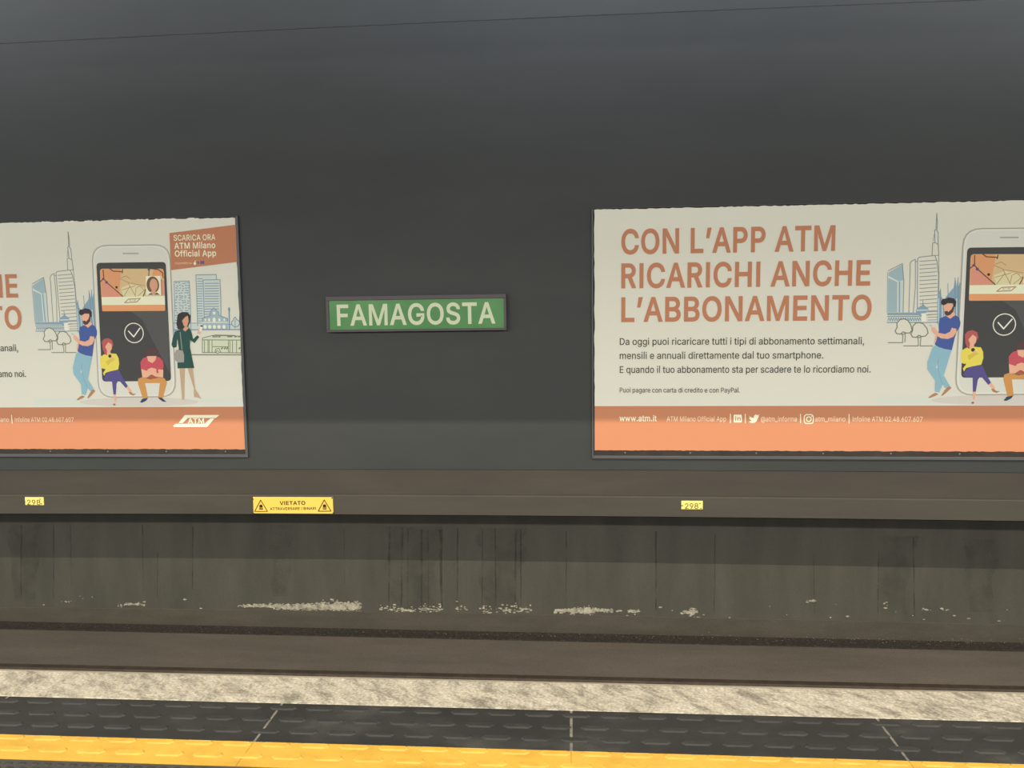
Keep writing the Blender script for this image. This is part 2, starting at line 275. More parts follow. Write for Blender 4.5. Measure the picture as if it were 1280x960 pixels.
"g":[425,[[207,-151,180,-149,156,-146,134,-140,105,-127,82,-110,64,-91,51,-69,101,-41,110,-53,122,-66,136,-78,154,-88,178,-95,207,-97,236,-95,261,-87,282,-75,298,-58,308,-34,311,-6,311,68,306,68,298,56,287,41,272,28,252,16,227,8,195,5,165,7,138,14,113,27,90,43,71,65,55,90,43,120,36,154,34,191,36,229,43,263,55,293,71,320,90,342,112,361,138,374,166,382,196,384,228,382,253,373,273,360,288,346,299,331,308,319,313,319,313,379,372,379,372,-9,370,-40,363,-67,350,-90,334,-109,314,-124,291,-136,265,-144,237,-149],[205,59,227,61,246,66,264,75,285,95,300,121,307,142,311,166,312,193,311,219,307,242,300,264,291,283,279,299,264,312,247,322,227,328,205,330,182,328,163,322,145,312,130,298,118,282,109,262,102,241,98,218,96,193,98,167,102,144,109,123,124,96,145,76,163,66,183,61]]],
"h":[410,[[114,227,114,0,53,0,53,509,114,509,114,287,102,287,116,319,132,344,152,362,175,374,200,382,227,384,252,383,275,377,295,369,313,356,328,340,341,321,350,298,355,271,357,240,357,0,296,0,296,235,293,263,286,286,273,304,256,318,235,326,210,329,184,326,161,317,141,303,126,283,117,257]]],
"i":[167,[[53,0,53,379,114,379,114,0],[84,443,67,446,54,455,44,468,41,483,44,499,54,512,67,521,84,524,100,521,114,512,123,499,126,483,123,468,114,455,100,446]]],
"l":[178,[[59,0,59,545,119,545,119,0]]],
"m":[610,[[53,0,53,379,112,379,112,295,108,295,118,323,132,346,151,363,172,376,195,384,219,386,245,383,268,375,287,361,303,342,314,320,321,295,312,295,322,321,337,343,357,361,381,375,407,383,437,386,458,385,478,380,497,372,514,361,529,346,541,328,550,307,555,283,557,255,557,0,496,0,496,254,493,279,485,298,473,313,447,326,419,330,395,328,374,320,358,307,345,290,338,270,335,247,335,0,274,0,274,260,269,288,253,311,229,326,199,330,178,328,158,320,140,307,126,289,117,266,114,238,114,0]]],
"n":[410,[[114,227,114,0,53,0,53,379,112,379,112,287,102,287,116,319,132,344,152,362,175,374,200,382,227,384,252,383,275,377,295,369,313,356,328,340,341,321,350,298,355,271,357,240,357,0,296,0,296,235,293,263,286,286,273,304,256,318,235,326,210,329,184,326,161,317,141,303,126,283,117,257]]],
"o":[415,[[207,-8,174,-5,144,3,117,16,93,35,72,58,56,85,44,116,37,150,34,187,37,225,44,260,56,291,72,318,93,341,117,360,144,374,174,382,207,384,241,382,271,374,299,360,323,341,343,318,359,291,371,260,379,225,381,187,379,150,371,116,359,85,343,58,323,35,299,16,271,3,241,-5],[207,46,231,49,252,55,270,66,285,80,298,97,307,117,314,139,318,163,319,187,318,212,314,236,307,258,298,278,285,296,270,310,252,321,231,328,207,330,184,328,163,321,145,310,130,296,118,278,108,258,102,236,98,212,96,187,98,163,102,139,108,117,118,97,130,80,145,66,163,55,184,49]]],
"p":[424,[[53,-143,53,379,112,379,112,319,118,319,126,331,137,346,152,360,171,373,197,381,229,384,259,382,287,374,313,361,335,342,354,320,370,293,381,261,388,227,390,189,388,151,381,116,370,84,355,57,336,34,313,16,288,3,260,-6,229,-8,198,-5,173,4,153,17,138,31,127,46,118,59,114,59,114,-143],[220,47,242,49,262,55,279,66,294,80,306,97,316,117,323,139,327,163,328,189,327,215,323,239,316,261,307,281,295,298,280,311,262,322,243,328,220,330,198,328,178,322,161,312,147,299,134,282,125,263,118,241,114,216,113,189,114,162,118,138,125,115,135,95,147,78,162,65,179,55,198,49]]],
"q":[424,[[372,-143,311,-143,311,59,306,59,298,46,287,31,272,17,252,4,227,-5,195,-8,165,-6,137,3,111,16,89,34,70,57,55,84,43,116,36,151,34,189,36,227,43,261,55,293,70,320,89,342,112,361,137,374,165,382,196,384,228,381,253,373,272,360,287,346,298,331,307,319,313,319,313,379,372,379],[205,47,226,49,246,55,263,65,278,78,290,95,299,115,306,138,310,162,312,189,310,216,306,241,300,263,290,282,278,299,263,312,246,322,227,328,205,330,182,328,162,322,145,311,130,298,118,281,108,261,102,239,98,215,96,189,98,163,102,139,109,117,118,97,130,80,145,66,162,55,182,49]]],
"r":[259,[[53,0,53,379,112,379,112,321,115,321,130,347,152,367,171,377,191,383,213,385,229,384,243,384,243,322,239,323,230,324,219,325,207,326,182,323,159,315,140,301,126,284,117,262,114,237,114,0]]],
"s":[365,[[182,-8,157,-7,133,-3,112,3,93,12,76,24,62,38,50,54,41,73,36,94,94,107,105,79,124,60,150,49,181,45,206,47,227,53,244,62,262,81,268,103,265,121,254,136,237,147,212,155,149,170,118,180,92,192,72,208,58,227,50,249,47,274,49,295,55,314,65,332,79,347,95,360,115,370,137,378,161,383,187,384,212,383,234,379,254,372,279,358,299,339,314,316,324,290,268,277,258,298,243,316,219,328,187,333,156,329,131,317,114,299,109,277,112,258,124,243,144,232,172,223,229,209,261,200,287,187,306,171,320,153,328,131,331,107,329,85,323,65,312,47,298,31,281,18,260,6,236,-2,210,-7]]],
"t":[227,[[204,379,204,327,6,327,6,379],[65,471,126,471,126,98,128,76,136,61,150,53,170,50,177,50,185,51,202,54,213,2,203,-1,192,-3,180,-4,168,-4,138,-1,113,7,92,21,77,41,68,64,65,93]]],
"u":[410,[[182,-5,158,-3,135,2,115,11,97,23,82,39,69,59,60,82,54,109,53,139,53,379,114,379,114,144,116,117,124,94,137,75,154,61,175,53,200,50,226,53,249,62,268,77,283,97,293,122,296,153,296,379,357,379,357,0,298,0,298,92,307,92,294,60,277,35,257,17,234,5,209,-3]]],
"w":[567,[[138,0,23,379,87,379,133,214,140,190,147,164,154,137,161,107,168,75,175,41,165,41,172,74,179,105,186,135,192,163,199,189,206,214,252,379,316,379,362,214,368,189,375,163,382,136,388,106,395,75,402,41,391,41,399,75,406,106,413,135,420,163,427,189,434,214,480,379,545,379,429,0,368,0,319,172,305,225,297,252,291,280,277,338,291,338,277,280,270,252,263,225,255,198,248,172,199,0]]],
"y":[389,[[47,-139,61,-86,71,-87,88,-90,104,-89,118,-84,130,-74,141,-58,151,-36,163,-1,17,379,84,379,165,155,173,132,180,109,187,87,193,64,199,42,206,21,184,21,190,42,196,64,202,87,209,110,216,132,224,155,305,379,371,379,204,-58,191,-85,177,-107,159,-124,139,-136,117,-143,91,-145,77,-145,65,-143,54,-141]]],
"\u2019":[177,[[52,318,82,509,151,509,98,318]]]}

# ------------------------------------------------------------------ setting
YW = 6.60                                        # face of the far wall
M_wall = mottled('wall_grey_paint', [(0.25, (53, 55, 55)), (0.5, (57, 59, 58)), (0.75, (61, 62, 61))], scale=(0.5, 0.5, 1.6), noise=1.6, rough=0.52, grain=0.12, bscale=220, bump=0.06, spec=0.35)
M_kerb = mottled('wall_dusty_paint', [(0.25, (61, 56, 51)), (0.55, (67, 62, 55)), (0.8, (74, 68, 61))], scale=(0.5, 1, 3), noise=1.8, rough=0.7, grain=0.12, bscale=220, bump=0.08)
M_fascia = mottled('fascia_dusty_paint', [(0.25, (65, 62, 55)), (0.55, (72, 68, 61)), (0.8, (78, 74, 66))], scale=(0.5, 1, 3), noise=1.8, rough=0.7, grain=0.12, bscale=220, bump=0.08)
M_low = mottled('lower_wall_grime', [(0.25, (64, 63, 56)), (0.5, (73, 71, 63)), (0.8, (81, 79, 70))], scale=(2.2, 1, 0.45), noise=2.0, rough=0.75, grain=0.14, bscale=160, bump=0.1)
M_skirt = mottled('skirting_grime', [(0.3, (66, 62, 54)), (0.7, (78, 73, 64))], scale=(0.6, 1, 2), noise=3, rough=0.8, grain=0.16, bscale=140, bump=0.1)
M_grit = mottled('wet_grit', [(0.38, (38, 34, 30)), (0.62, (56, 51, 45)), (0.80, (112, 105, 94))], scale=(1, 1, 1), noise=46, rough=0.9, bump=0.5, bscale=60)
M_slab = mottled('track_slab', [(0.25, (82, 76, 69)), (0.5, (92, 85, 77)), (0.8, (102, 94, 85))], scale=(0.35, 1.3, 1), noise=2.4, rough=0.8, grain=0.16, bscale=90, bump=0.1)

run('wall_back', [(YW, 0.235), (YW, 3.872), (YW+0.003, 3.874), (YW+0.003, 3.880), (YW, 3.882), (YW, 5.3), (YW+0.3, 5.3), (YW+0.3, 0.235)], M_wall)
# lower edge: dusty splay, then the flat fascia that overhangs the recess
run('trim_1', [(YW-0.003, 0.232), (YW-0.003, 0.22), (YW-0.010, 0.022), (YW+0.30, 0.022), (YW+0.30, 0.232)], M_kerb)
run('trim_10', [(YW-0.008, 0.026), (YW-0.036, 0.022), (YW-0.042, 0.012), (YW-0.042, -0.147), (YW+0.10, -0.147), (YW+0.30, -0.10), (YW+0.30, 0.026)], M_fascia)
YL = 7.06
ZF = -1.385
wl = run('wall_lower', [(YL, ZF-0.05), (YL, 0.0), (YL+0.2, 0.0), (YL+0.2, ZF-0.05)], M_low)
run('wall_soffit', [(YW+0.29, -0.11), (YW+0.29, -0.02), (YL+0.1, -0.02), (YL+0.1, -0.11)], M_low)
run('baseboard_back', [(YL-0.006, ZF-0.02), (YL-0.006, -1.196), (YL-0.004, -1.19), (YL+0.01, -1.19), (YL+0.01, ZF-0.02)], M_skirt)
b = MB(); b.box(-11, 11, 3.0, 7.3, ZF-0.4, ZF); structure(b.build('floor', M_slab))
gut = [(YL-0.16, ZF-0.01), (YL-0.13, ZF+0.006), (YL-0.06, ZF+0.012), (YL-0.004, ZF+0.024), (YL+0.02, ZF-0.01)]
b = MB(); b.quadprism([(-11, y, z) for y, z in gut], [(11, y, z) for y, z in gut]); structure(b.build('trim_3', M_grit))

# platform, laid a hair out of parallel with the wall
PROT = 0.00717
def plat(o): o.rotation_euler.z = PROT; return structure(o)
M_tile = mottled('platform_dark_tile', [(0.3, (45, 43, 40)), (0.7, (56, 54, 50))], noise=5, rough=0.6, grain=0.2, bscale=200)
M_gran = mottled('granite_coping', [(0.26, (62, 58, 50)), (0.40, (104, 99, 88)), (0.52, (142, 136, 122)), (0.70, (160, 154, 140))], scale=(2.4, 1, 1), rot=(0, 0, -0.75), tex=True, noise=17, detail=15, rough=0.6, grain=0.4, bscale=85, bump=0.15, dist=0.4, nrough=0.78)
M_blk = mottled('black_tactile_rubber', [(0.3, (23, 24, 23)), (0.48, (29, 29, 28)), (0.57, (36, 36, 34)), (0.72, (57, 56, 53))], scale=(1.0, 1.8, 1), noise=1.9, detail=9, rough=0.6, grain=0.25, bscale=150, bump=0.12)
M_bar = mottled('worn_black_bar', [(0.3, (27, 28, 27)), (0.7, (40, 40, 38))], noise=7, rough=0.6, grain=0.25, bscale=150)
M_dust = mottled('joint_dust', [(0.3, (69, 66, 60)), (0.7, (108, 104, 95))], noise=30, rough=0.9)
M_yel = mottled('yellow_tactile', [(0.25, (150, 113, 38)), (0.5, (164, 130, 48)), (0.8, (169, 138, 57))], scale=(1.0, 2.0, 1), noise=5, detail=8, rough=0.55, grain=0.08, bscale=120)
M_ybar = mottled('yellow_raised_bar', [(0.3, (160, 120, 42)), (0.7, (176, 141, 56))], noise=12, rough=0.5)
b = MB(); b.box(-11, 11, -9, 3.13, ZF, -0.03); plat(b.build('floor', M_tile))
def stadium(cx, cy, w, d, z):
    c = d*0.42
    return [(cx-w/2, cy-d/2+c, z), (cx-w/2+c, cy-d/2, z), (cx+w/2-c, cy-d/2, z), (cx+w/2, cy-d/2+c, z), (cx+w/2, cy+d/2-c, z), (cx+w/2-c, cy+d/2, z), (cx-w/2+c, cy+d/2, z), (cx-w/2, cy+d/2-c, z)]
# granite coping with a steel nosing
b = MB(); b.box(-11, 11, 3.000, 3.234, -0.03, 0.0); plat(b.build('trim_4', M_gran, bevel=0.006))
b = MB(); b.box(-11, 11, 3.13, 3.25, -0.16, -0.03); b.box(-11, 11, 3.236, 3.25, -0.03, -0.004); plat(b.build('trim_5', plain('steel_nosing', 120, 112, 96, 0.6)))
# black tactile strip: slabs of eight bars, three rows, dusty joints
b = MB(); PIT = 0.1444; J0 = -0.012; SL = 8*PIT
for k in range(-7, 8):
    x0 = J0+k*SL; b.box(x0+0.0055, x0+SL-0.0055, 2.712, 2.999, -0.03, 0.0, 0)
b.box(-8.2, 9.3, 2.711, 2.9995, -0.03, -0.0015, 2)
rows = [(2.787, -0.285), (2.873, -0.213), (2.963, -0.281)]
for cy, x0 in rows:
    for k in range(-40, 41):
        cx = x0+k*PIT
        if abs(cx-0.2) > 5: continue
        b.quadprism(stadium(cx, cy, 0.112, 0.036, 0.0), stadium(cx, cy, 0.096, 0.022, 0.0035), 1)
plat(b.build('trim_6', [M_blk, M_bar, M_dust]))
# yellow line: same slabs with two rows
b = MB()
for k in range(-7, 8):
    x0 = J0+k*SL; b.box(x0+0.001, x0+SL-0.001, 2.553, 2.7115, -0.03, 0.0, 0)
b.box(-8.2, 9.3, 2.553, 2.711, -0.03, -0.0015, 2)
for cy, x0 in [(2.618, -0.285), (2.695, -0.213)]:
    for k in range(-40, 41):
        cx = x0+k*PIT
        if abs(cx-0.2) > 5: continue
        b.quadprism(stadium(cx, cy, 0.112, 0.034, 0.0), stadium(cx, cy, 0.098, 0.022, 0.0035), 1)
plat(b.build('trim_7', [M_yel, M_ybar, plain('yellow_joint', 150, 110, 60, 0.9)]))
# dark studded tiles this side of the line
b = MB(); b.box(-11, 11, 1.9, 2.552, -0.03, -0.001, 0)
for r in range(6):
    for k in range(-60, 61):
        cx = k*0.047+(r % 2)*0.0235; cy = 2.528-r*0.028
        b.quadprism(stadium(cx, cy, 0.030, 0.016, -0.001), stadium(cx, cy, 0.024, 0.009, 0.003), 1)
plat(b.build('trim_8', [M_tile, M_bar]))

# station shell out of view: platform ceiling with the edge beam, tunnel crown, platform rear wall
M_ceil = plain('ceiling_paint', 200, 198, 190, 0.8)
b = MB(); b.box(-11, 11, -9, 3.5, 4.0, 4.2); structure(b.build('ceiling', M_ceil))
b = MB(); b.box(-11, 11, 3.35, 3.5, 3.490, 4.0); structure(b.build('trim_9', plain('beam_paint', 90, 90, 88, 0.8)))
b = MB(); b.box(-11, 11, 3.3, 6.9, 5.3, 5.5); b.box(-11, 11, 3.3, 3.5, 4.2, 5.3); structure(b.build('ceiling', plain('tunnel_crown_paint', 96, 98, 100, 0.8)))
b = MB(); b.box(-11, 11, -9.2, -9.0, -0.03, 4.2); structure(b.build('wall_front', plain('rear_wall_paint', 150, 146, 136, 0.7)))

# ------------------------------------------------------------------ stains and peeling paint on the lower wall
fl = []; ff = []
def flake(x, z, r):
    n = random.randint(5, 8); b0 = len(fl); a0 = random.random()*6
    sx = random.uniform(0.8, 1.7)
    for i in range(n):
        a = a0+2*math.pi*i/n; q = r*random.uniform(0.55, 1.1)
        fl.append((x+q*sx*math.cos(a), YL-0.0025-random.random()*0.001, z+q*0.62*math.sin(a)))
    ff.append(tuple(range(b0, b0+n))[::-1])
segs = [(76, 90, 752, 2.0, 6), (100, 118, 746, 2, 3), (148, 181, 755, 2.2, 26), (298, 345, 757, 2.4, 70), (340, 452, 758.5, 4.0, 420), (395, 448, 757.5, 6.0, 260), (470, 552, 761, 4.6, 90),
        (570, 584, 760, 4.5, 14), (600, 665, 761, 4.6, 60), (694, 766, 763, 2.2, 200), (715, 745, 763, 3.8, 120), (768, 780, 763, 1, 4), (785, 800, 764, 2.2, 26), (852, 871, 765, 3.4, 34), (862, 868, 762, 4, 14),
        (1008, 1019, 751, 2.5, 8), (1105, 1111, 755, 6, 5), (1150, 1185, 762, 1.6, 12), (640, 1280, 768, 12, 26), (0, 640, 766, 12, 22)]
def patch(xa, xb, y0, y1, h0, h1):
    n = int((xb-xa)/1.6); top = []; bot = []
    for i in range(n+1):
        t = i/n; px = xa+(xb-xa)*t; yy = y0+(y1-y0)*t; hh = (h0+(h1-h0)*t)*min(1, 4*t+0.15, 4*(1-t)+0.15)
        p = at(px, yy-hh*random.uniform(0.15, 0.7), YL); q = at(px, yy+hh*random.uniform(0.2, 0.55), YL)
        top.append((p.x, YL-0.002, p.z)); bot.append((q.x, YL-0.002, q.z))
    for i in range(n):
        b0 = len(fl); fl.extend([bot[i], bot[i+1], top[i+1], top[i]]); ff.append((b0, b0+1, b0+2, b0+3))
for args in [(304, 362, 757.2, 758, 3.5, 5), (358, 402, 758.5, 759, 5, 5.5), (396, 452, 758.5, 758.5, 7, 9), (698, 764, 763, 762.5, 4, 3.5), (712, 744, 762.8, 762.8, 6, 6), (786, 798, 764, 764.5, 3.5, 2), (856, 870, 765.5, 764.5, 3, 6), (500, 520, 762.5, 764, 4, 3), (158, 178, 755, 755, 3, 4), (628, 640, 763, 762, 3, 4)]: patch(*args)
for xa, xb, yy, sp, n in segs:
    for _ in range(n):
        q = at(random.uniform(xa, xb), random.gauss(yy, sp*0.5), YL)
        flake(q.x, q.z, random.uniform(0.005, 0.016))
o = mesh('peeling_paint', fl, ff, mottled('limewash_flake', [(0.3, (110, 104, 90)), (0.65, (176, 170, 150))], noise=30, rough=0.9), wl); o['kind'] = 'stuff'; o['label'] = 'pale peeling paint and lime flakes'
# flecks of grit in the gutter and on the slab
fl = []; ff = []
for _ in range(420):
    px = random.uniform(0, 1280); q = at(px, 789+px*0.0105+random.gauss(0, 3.2), YL-0.06)
    flake(q.x, q.z, random.uniform(0.002, 0.0045))
fl = [(x, YL-0.07-0.004*random.random(), max(z, ZF+0.016)) for x, y, z in fl]
o = mesh('grit_specks', fl, ff, plain('pale_grit', 150, 142, 126, 0.9), wl); o['kind'] = 'stuff'; o['label'] = 'pale specks of grit along the gutter'
def streak_mat(name, r, g, bl, alpha):
    m = plain(name, r, g, bl, 0.6).copy(); m.name = name
    nt = m.node_tree; bs = nt.nodes['Principled BSDF']; tc = nt.nodes.new('ShaderNodeTexCoord'); nz = nt.nodes.new('ShaderNodeTexNoise')
    nz.inputs['Scale'].default_value = 9; nz.inputs['Detail'].default_value = 5; nt.links.new(tc.outputs['Object'], nz.inputs['Vector'])
    mr = nt.nodes.new('ShaderNodeMapRange'); mr.inputs[1].default_value = 0.35; mr.inputs[2].default_value = 0.65; mr.inputs[3].default_value = 0.15*alpha; mr.inputs[4].default_value = alpha
    nt.links.new(nz.outputs['Fac'], mr.inputs[0]); nt.links.new(mr.outputs[0], bs.inputs['Alpha'])
    return m
sv = []; sf = []; sm = []
def streak(px, ya, yb, wid, mi):
    a, c = at(px, ya, YL-0.0012), at(px+random.uniform(-1.5, 1.5), yb, YL-0.0012); h = wid*0.0074/2; b0 = len(sv)
    n = 6
    for i in range(n+1):
        t = i/n; x = a.x+(c.x-a.x)*t+random.uniform(-1, 1)*h*0.25; z = a.z+(c.z-a.z)*t; hh = h*(1-0.35*t)
        sv.append((x-hh, a.y, z)); sv.append((x+hh, a.y, z))
    for i in range(n): sf.append((b0+2*i, b0+2*i+1, b0+2*i+3, b0+2*i+2)); sm.append(mi)
for px, ya, yb, wd, mi in [(27, 656, 752, 2, 0), (67, 656, 748, 1.5, 0), (88, 656, 735, 1, 0), (178, 656, 740, 1.5, 0), (197, 690, 748, 1, 0), (241, 658, 737, 2.2, 0), (430, 660, 730, 1, 0), (487, 658, 760, 3, 0), (503, 660, 757, 3, 0),
        (510, 660, 757, 1.5, 0), (527, 662, 758, 2.5, 0), (535, 662, 755, 1, 0), (551, 662, 759, 4, 2), (572, 660, 755, 2, 0), (603, 660, 758, 1.5, 0), (619, 660, 758, 1.5, 2), (645, 662, 757, 2.5, 0), (651, 662, 757, 2, 0),
        (708, 664, 760, 1.6, 0), (820, 664, 762, 2.4, 0), (894, 668, 767, 1.3, 0), (1017, 690, 770, 1, 0), (1098, 668, 766, 1.6, 0), (1142, 672, 770, 2, 0), (518, 658, 762, 74, 1), (30, 656, 750, 44, 1), (1120, 670, 768, 44, 1), (630, 660, 762, 60, 1), (350, 656, 745, 30, 1), (1225, 674, 765, 40, 1)]:
    streak(px, ya, yb, wd, mi)
o = mesh('water_stain', sv, sf, [streak_mat('dark_drip', 38, 36, 32, 0.32), streak_mat('broad_damp', 58, 56, 49, 0.16), streak_mat('rusty_drip', 56, 42, 34, 0.4)], wl, mi=sm); o['kind'] = 'stuff'; o['label'] = 'dark vertical drip stains'

# far running rail just showing over the platform edge
prof = [(-0.07, 0), (0.07, 0), (0.07, 0.012), (0.014, 0.035), (0.010, 0.17), (0.036, 0.195), (0.036, 0.235), (0.028, 0.248), (-0.028, 0.248), (-0.036, 0.235), (-0.036, 0.195), (-0.010, 0.17), (-0.014, 0.035), (-0.07, 0.012)]
vs = [(x, y, z) for x in (-11, 11) for y, z in prof]; n = len(prof)
fs = [tuple(range(n))[::-1], tuple(range(n, 2*n))] + [(i, (i+1) % n, n+(i+1) % n, n+i) for i in range(n)]
M_rail = mottled('rusty_rail', [(0.3, (46, 38, 31)), (0.7, (64, 54, 44))], noise=14, rough=0.6, grain=0.2)
rl = mesh('running_rail', vs, fs, M_rail, None, (0, 5.69, ZF))
rl.rotation_euler.z = PROT
tag(rl, 'dark brown steel running rail along the track slab just beyond the granite platform edge', 'rail')

# ------------------------------------------------------------------ billboards
KP = 1.32                                        # print reflectance relative to the paper
def ink(name, r, g, b_, k=KP):
    y = 0.3*r+0.59*g+0.11*b_; r, g, b_ = (round(c*0.92+y*0.08) for c in (r, g, b_))
    return plain('print_'+name, r, g, b_, 0.55, k, 0.0, 0.25)
I = dict(
    paper=ink('paper', 208, 206, 191), white=ink('white', 222, 218, 204), orange=ink('orange', 186, 120, 85), head=ink('headline_orange', 184, 118, 84),
    text=ink('black_text', 52, 50, 46), grey=ink('grey_line', 124, 130, 128), olive=ink('olive_line', 116, 122, 102), blue=ink('sky_blue', 150, 174, 180), mid=ink('steel_blue', 126, 156, 174),
    pale=ink('pale_blue', 190, 199, 193), bline=ink('blue_line', 108, 136, 158), dark=ink('screen_dark', 66, 66, 66), dark2=ink('screen_sheen', 80, 80, 80), body=ink('phone_body', 205, 204, 192), edge=ink('phone_edge', 156, 152, 142),
    map=ink('map_sand', 206, 176, 128), mapo=ink('map_orange', 214, 148, 100), mapp=ink('map_pink', 212, 140, 116), maph=ink('map_pale', 210, 200, 156), band=ink('card_band', 232, 220, 188), cardo=ink('card_orange', 222, 150, 96), mline=ink('map_line', 92, 62, 52), mthin=ink('map_thin', 172, 134, 96), violet=ink('violet_dot', 92, 72, 120),
    navy=ink('shirt_blue', 66, 88, 154), jeans=ink('jeans_blue', 132, 176, 190), hair=ink('hair_black', 54, 50, 52), skin=ink('skin', 224, 166, 136), skin2=ink('skin_shade', 206, 150, 120), shoe=ink('shoe_brown', 170, 122, 84),
    red=ink('hair_red', 178, 86, 82), yel=ink('sweater_yellow', 220, 204, 78), purple=ink('trousers_purple', 84, 76, 134), brownhair=ink('hair_brown', 86, 60, 60), tee=ink('tee_red', 196, 76, 88), tan=ink('trousers_tan', 200, 140, 74), belt=ink('belt_red', 168, 88, 62), sneaker=ink('sneaker_navy', 50, 66, 96),
    teal=ink('dress_teal', 38, 78, 72), bag=ink('bag_grey', 152, 148, 140), leg=ink('leg_tan', 186, 156, 124), shade=ink('ground_shade', 198, 192, 182), strip=ink('pavement_blue', 203, 206, 194), logo=ink('logo_cream', 240, 222, 190), ftext=ink('footer_text', 224, 196, 164), play=ink('badge_blue', 92, 84, 122))
SW, SH, SY = 4.135, 1.963, 6.58
def TL(px, py): q = at(px, py, SY); return (q.x+6.993, q.z-0.402)
def TR(px, py): q = at(px, py, SY); return (q.x-0.132, q.z-0.400)
def crop(T, ox, oy, s): return lambda *pts: [T(ox+x/s, oy+y/s) for x, y in pts]
a1 = crop(TL, 0, 250, 4.0); a2 = crop(TL, 0, 450, 4.0)
c3 = crop(TL, 110, 295, 8.0); c4 = crop(TL, 200, 270, 8.727); c5 = crop(TL, 110, 400, 8.727); c6 = crop(TL, 200, 370, 6.857); c8 = crop(TL, 200, 500, 10.667)
r4 = crop(TR, 1100, 250, 6.4); r5 = crop(TR, 1100, 360, 6.4); h4 = crop(TR, 720, 240, 3.368); f6 = crop(TR, 740, 500, 5.818); f7 = crop(TR, 960, 500, 5.818)
PX = 0.0068
def circle(c, r, n=24, ry=None): return [(c[0]+r*math.cos(2*math.pi*i/n), c[1]+(ry or r)*math.sin(2*math.pi*i/n)) for i in range(n)]
def rrect(tl, tr, br, bl, r, n=5):
    """rounded quad, corners given clockwise from top left"""
    P = [Vector(q) for q in (tl, tr, br, bl)]; out = []
    for i in range(4):
        p, q, t = P[i-1], P[i], P[(i+1) % 4]
        a = q+(p-q).normalized()*r; c = q+(t-q).normalized()*r
        for k in range(n+1):
            u = k/n; v = a*(1-u)**2+q*2*u*(1-u)+c*u*u; out.append((v.x, v.y))
    return out
def wobble(p, q, n, amp, nrm):
    return [(p[0]+(q[0]-p[0])*i/n+nrm[0]*random.uniform(-amp, amp), p[1]+(q[1]-p[1])*i/n+nrm[1]*random.uniform(-amp, amp)) for i in range(n)]
def artwork(seed, torn):
    random.seed(seed)
    s = Sheet(); P, Ln, T = s.poly, s.line, s.text
    # paper with a slightly ragged hand-cut edge
    OB = 0.368
    P(wobble((0, OB), (SW, OB), 40, 0, (0, 1))+wobble((SW, OB), (SW, SH), 30, 0.003, (1, 0))+wobble((SW, SH), (0, SH), 160, 0.004, (0, 1))+wobble((0, SH), (0, OB), 30, 0.003, (1, 0)), I['paper'])
    P(wobble((0, 0), (SW, 0), 160, 0.0025, (0, 1))+[(SW, 0), (SW, OB), (0, OB)], I['orange'])
    if torn:                                          # torn white back of the paper along the top
        for ua, ub in [(2.42, 2.50), (2.62, 2.72), (2.80, 2.88), (3.0, 3.22), (3.26, 3.38), (3.42, 3.62), (3.70, 3.82)]:
            top = wobble((ub, SH+0.004), (ua, SH+0.004), 8, 0.004, (0, 1)); P([(ua, SH-0.006), (ub, SH-0.006)]+top, I['white'])
    # pavement
    P([(2.25, OB+0.015), (SW, OB+0.015), (SW, OB+0.08), (2.25, OB+0.08)], I['strip'])
    c = a2((692, 211))[0]; P(circle(c, 314*PX/4, 40, 24*PX/4), I['shade'])
    # skyline, left group
    P(r4((66, 578), (179, 514), (191, 640), (186, 895), (62, 897)), I['pale'])
    P(r4((68, 580), (178, 515), (188, 640), (150, 652), (70, 606)), I['blue']); P(r4((66, 624), (140, 656), (140, 897), (62, 897)), I['blue'])
    P(r4((150, 655), (162, 652), (162, 897), (150, 897)), I['mid'])
    Ln(r4((66, 566), (180, 508), (192, 655), (186, 897)), 0.006, I['grey']); Ln(r4((66, 612), (146, 652), (144, 897)), 0.005, I['white']); Ln(r4((62, 580), (58, 900)), 0.004, I['bline'])
    Ln(r4((232, 900), (242, 560), (242, 505), (258, 485), (284, 474), (284, 700), (268, 900)), 0.006, I['grey']); Ln(r4((296, 492), (284, 492)), 0.006, I['grey'], False)
    P(r5((300, -30), (470, -30), (466, 270), (300, 270)), I['paper'])
    Ln(r4((300, 900), (300, 700), (302, 468), (318, 456), (440, 443), (458, 490), (470, 600), (462, 960)), 0.006, I['grey']); Ln(r4((446, 445), (470, 440), (474, 600), (466, 970)), 0.005, I['grey'], False)
    s.up()
    for k in range(15): Ln(r4((318, 490+k*31), (452+min(k, 6), 480+k*31)), 0.0055, I['grey'], False)
    for k in range(4): Ln(r5((385, 190+k*22), (458, 188+k*22)), 0.005, I['grey'], False)
    Ln(r4((418, 442), (422, 345), (440, 338), (438, 242), (448, 236), (455, 105), (460, 180), (456, 245), (466, 258), (466, 350), (472, 440)), 0.006, I['grey']); Ln(r4((440, 338), (470, 358)), 0.005, I['grey'], False); Ln(r4((424, 330), (436, 270)), 0.004, I['grey'], False)
    # gothic spires
    P(r4((458, 990), (460, 800), (470, 740), (486, 712), (492, 770), (512, 800), (540, 760), (560, 735), (590, 700), (600, 640), (608, 640), (614, 690), (624, 630), (630, 690), (642, 650), (648, 690), (655, 640), (664, 700), (662, 1000)), I['mid'])
    s.up()
    for x, y in [(486, 710), (545, 668), (602, 622), (626, 618), (656, 600)]: Ln(r4((x, y), (x+2, 1000)), 0.005, I['bline'], False)
    for x in (470, 500, 520, 575, 590, 615, 640): Ln(r4((x, 790), (x, 1000)), 0.007, I['pale'], False)
    # arcade and small pavilion
    P(r5((60, 196), (330, 196), (330, 218), (60, 218)), I['mid']); P(r5((60, 222), (335, 222), (335, 278), (60, 278)), I['pale']); Ln(r5((58, 276), (335, 276), (468, 272)), 0.007, I['bline'])
    s.up()
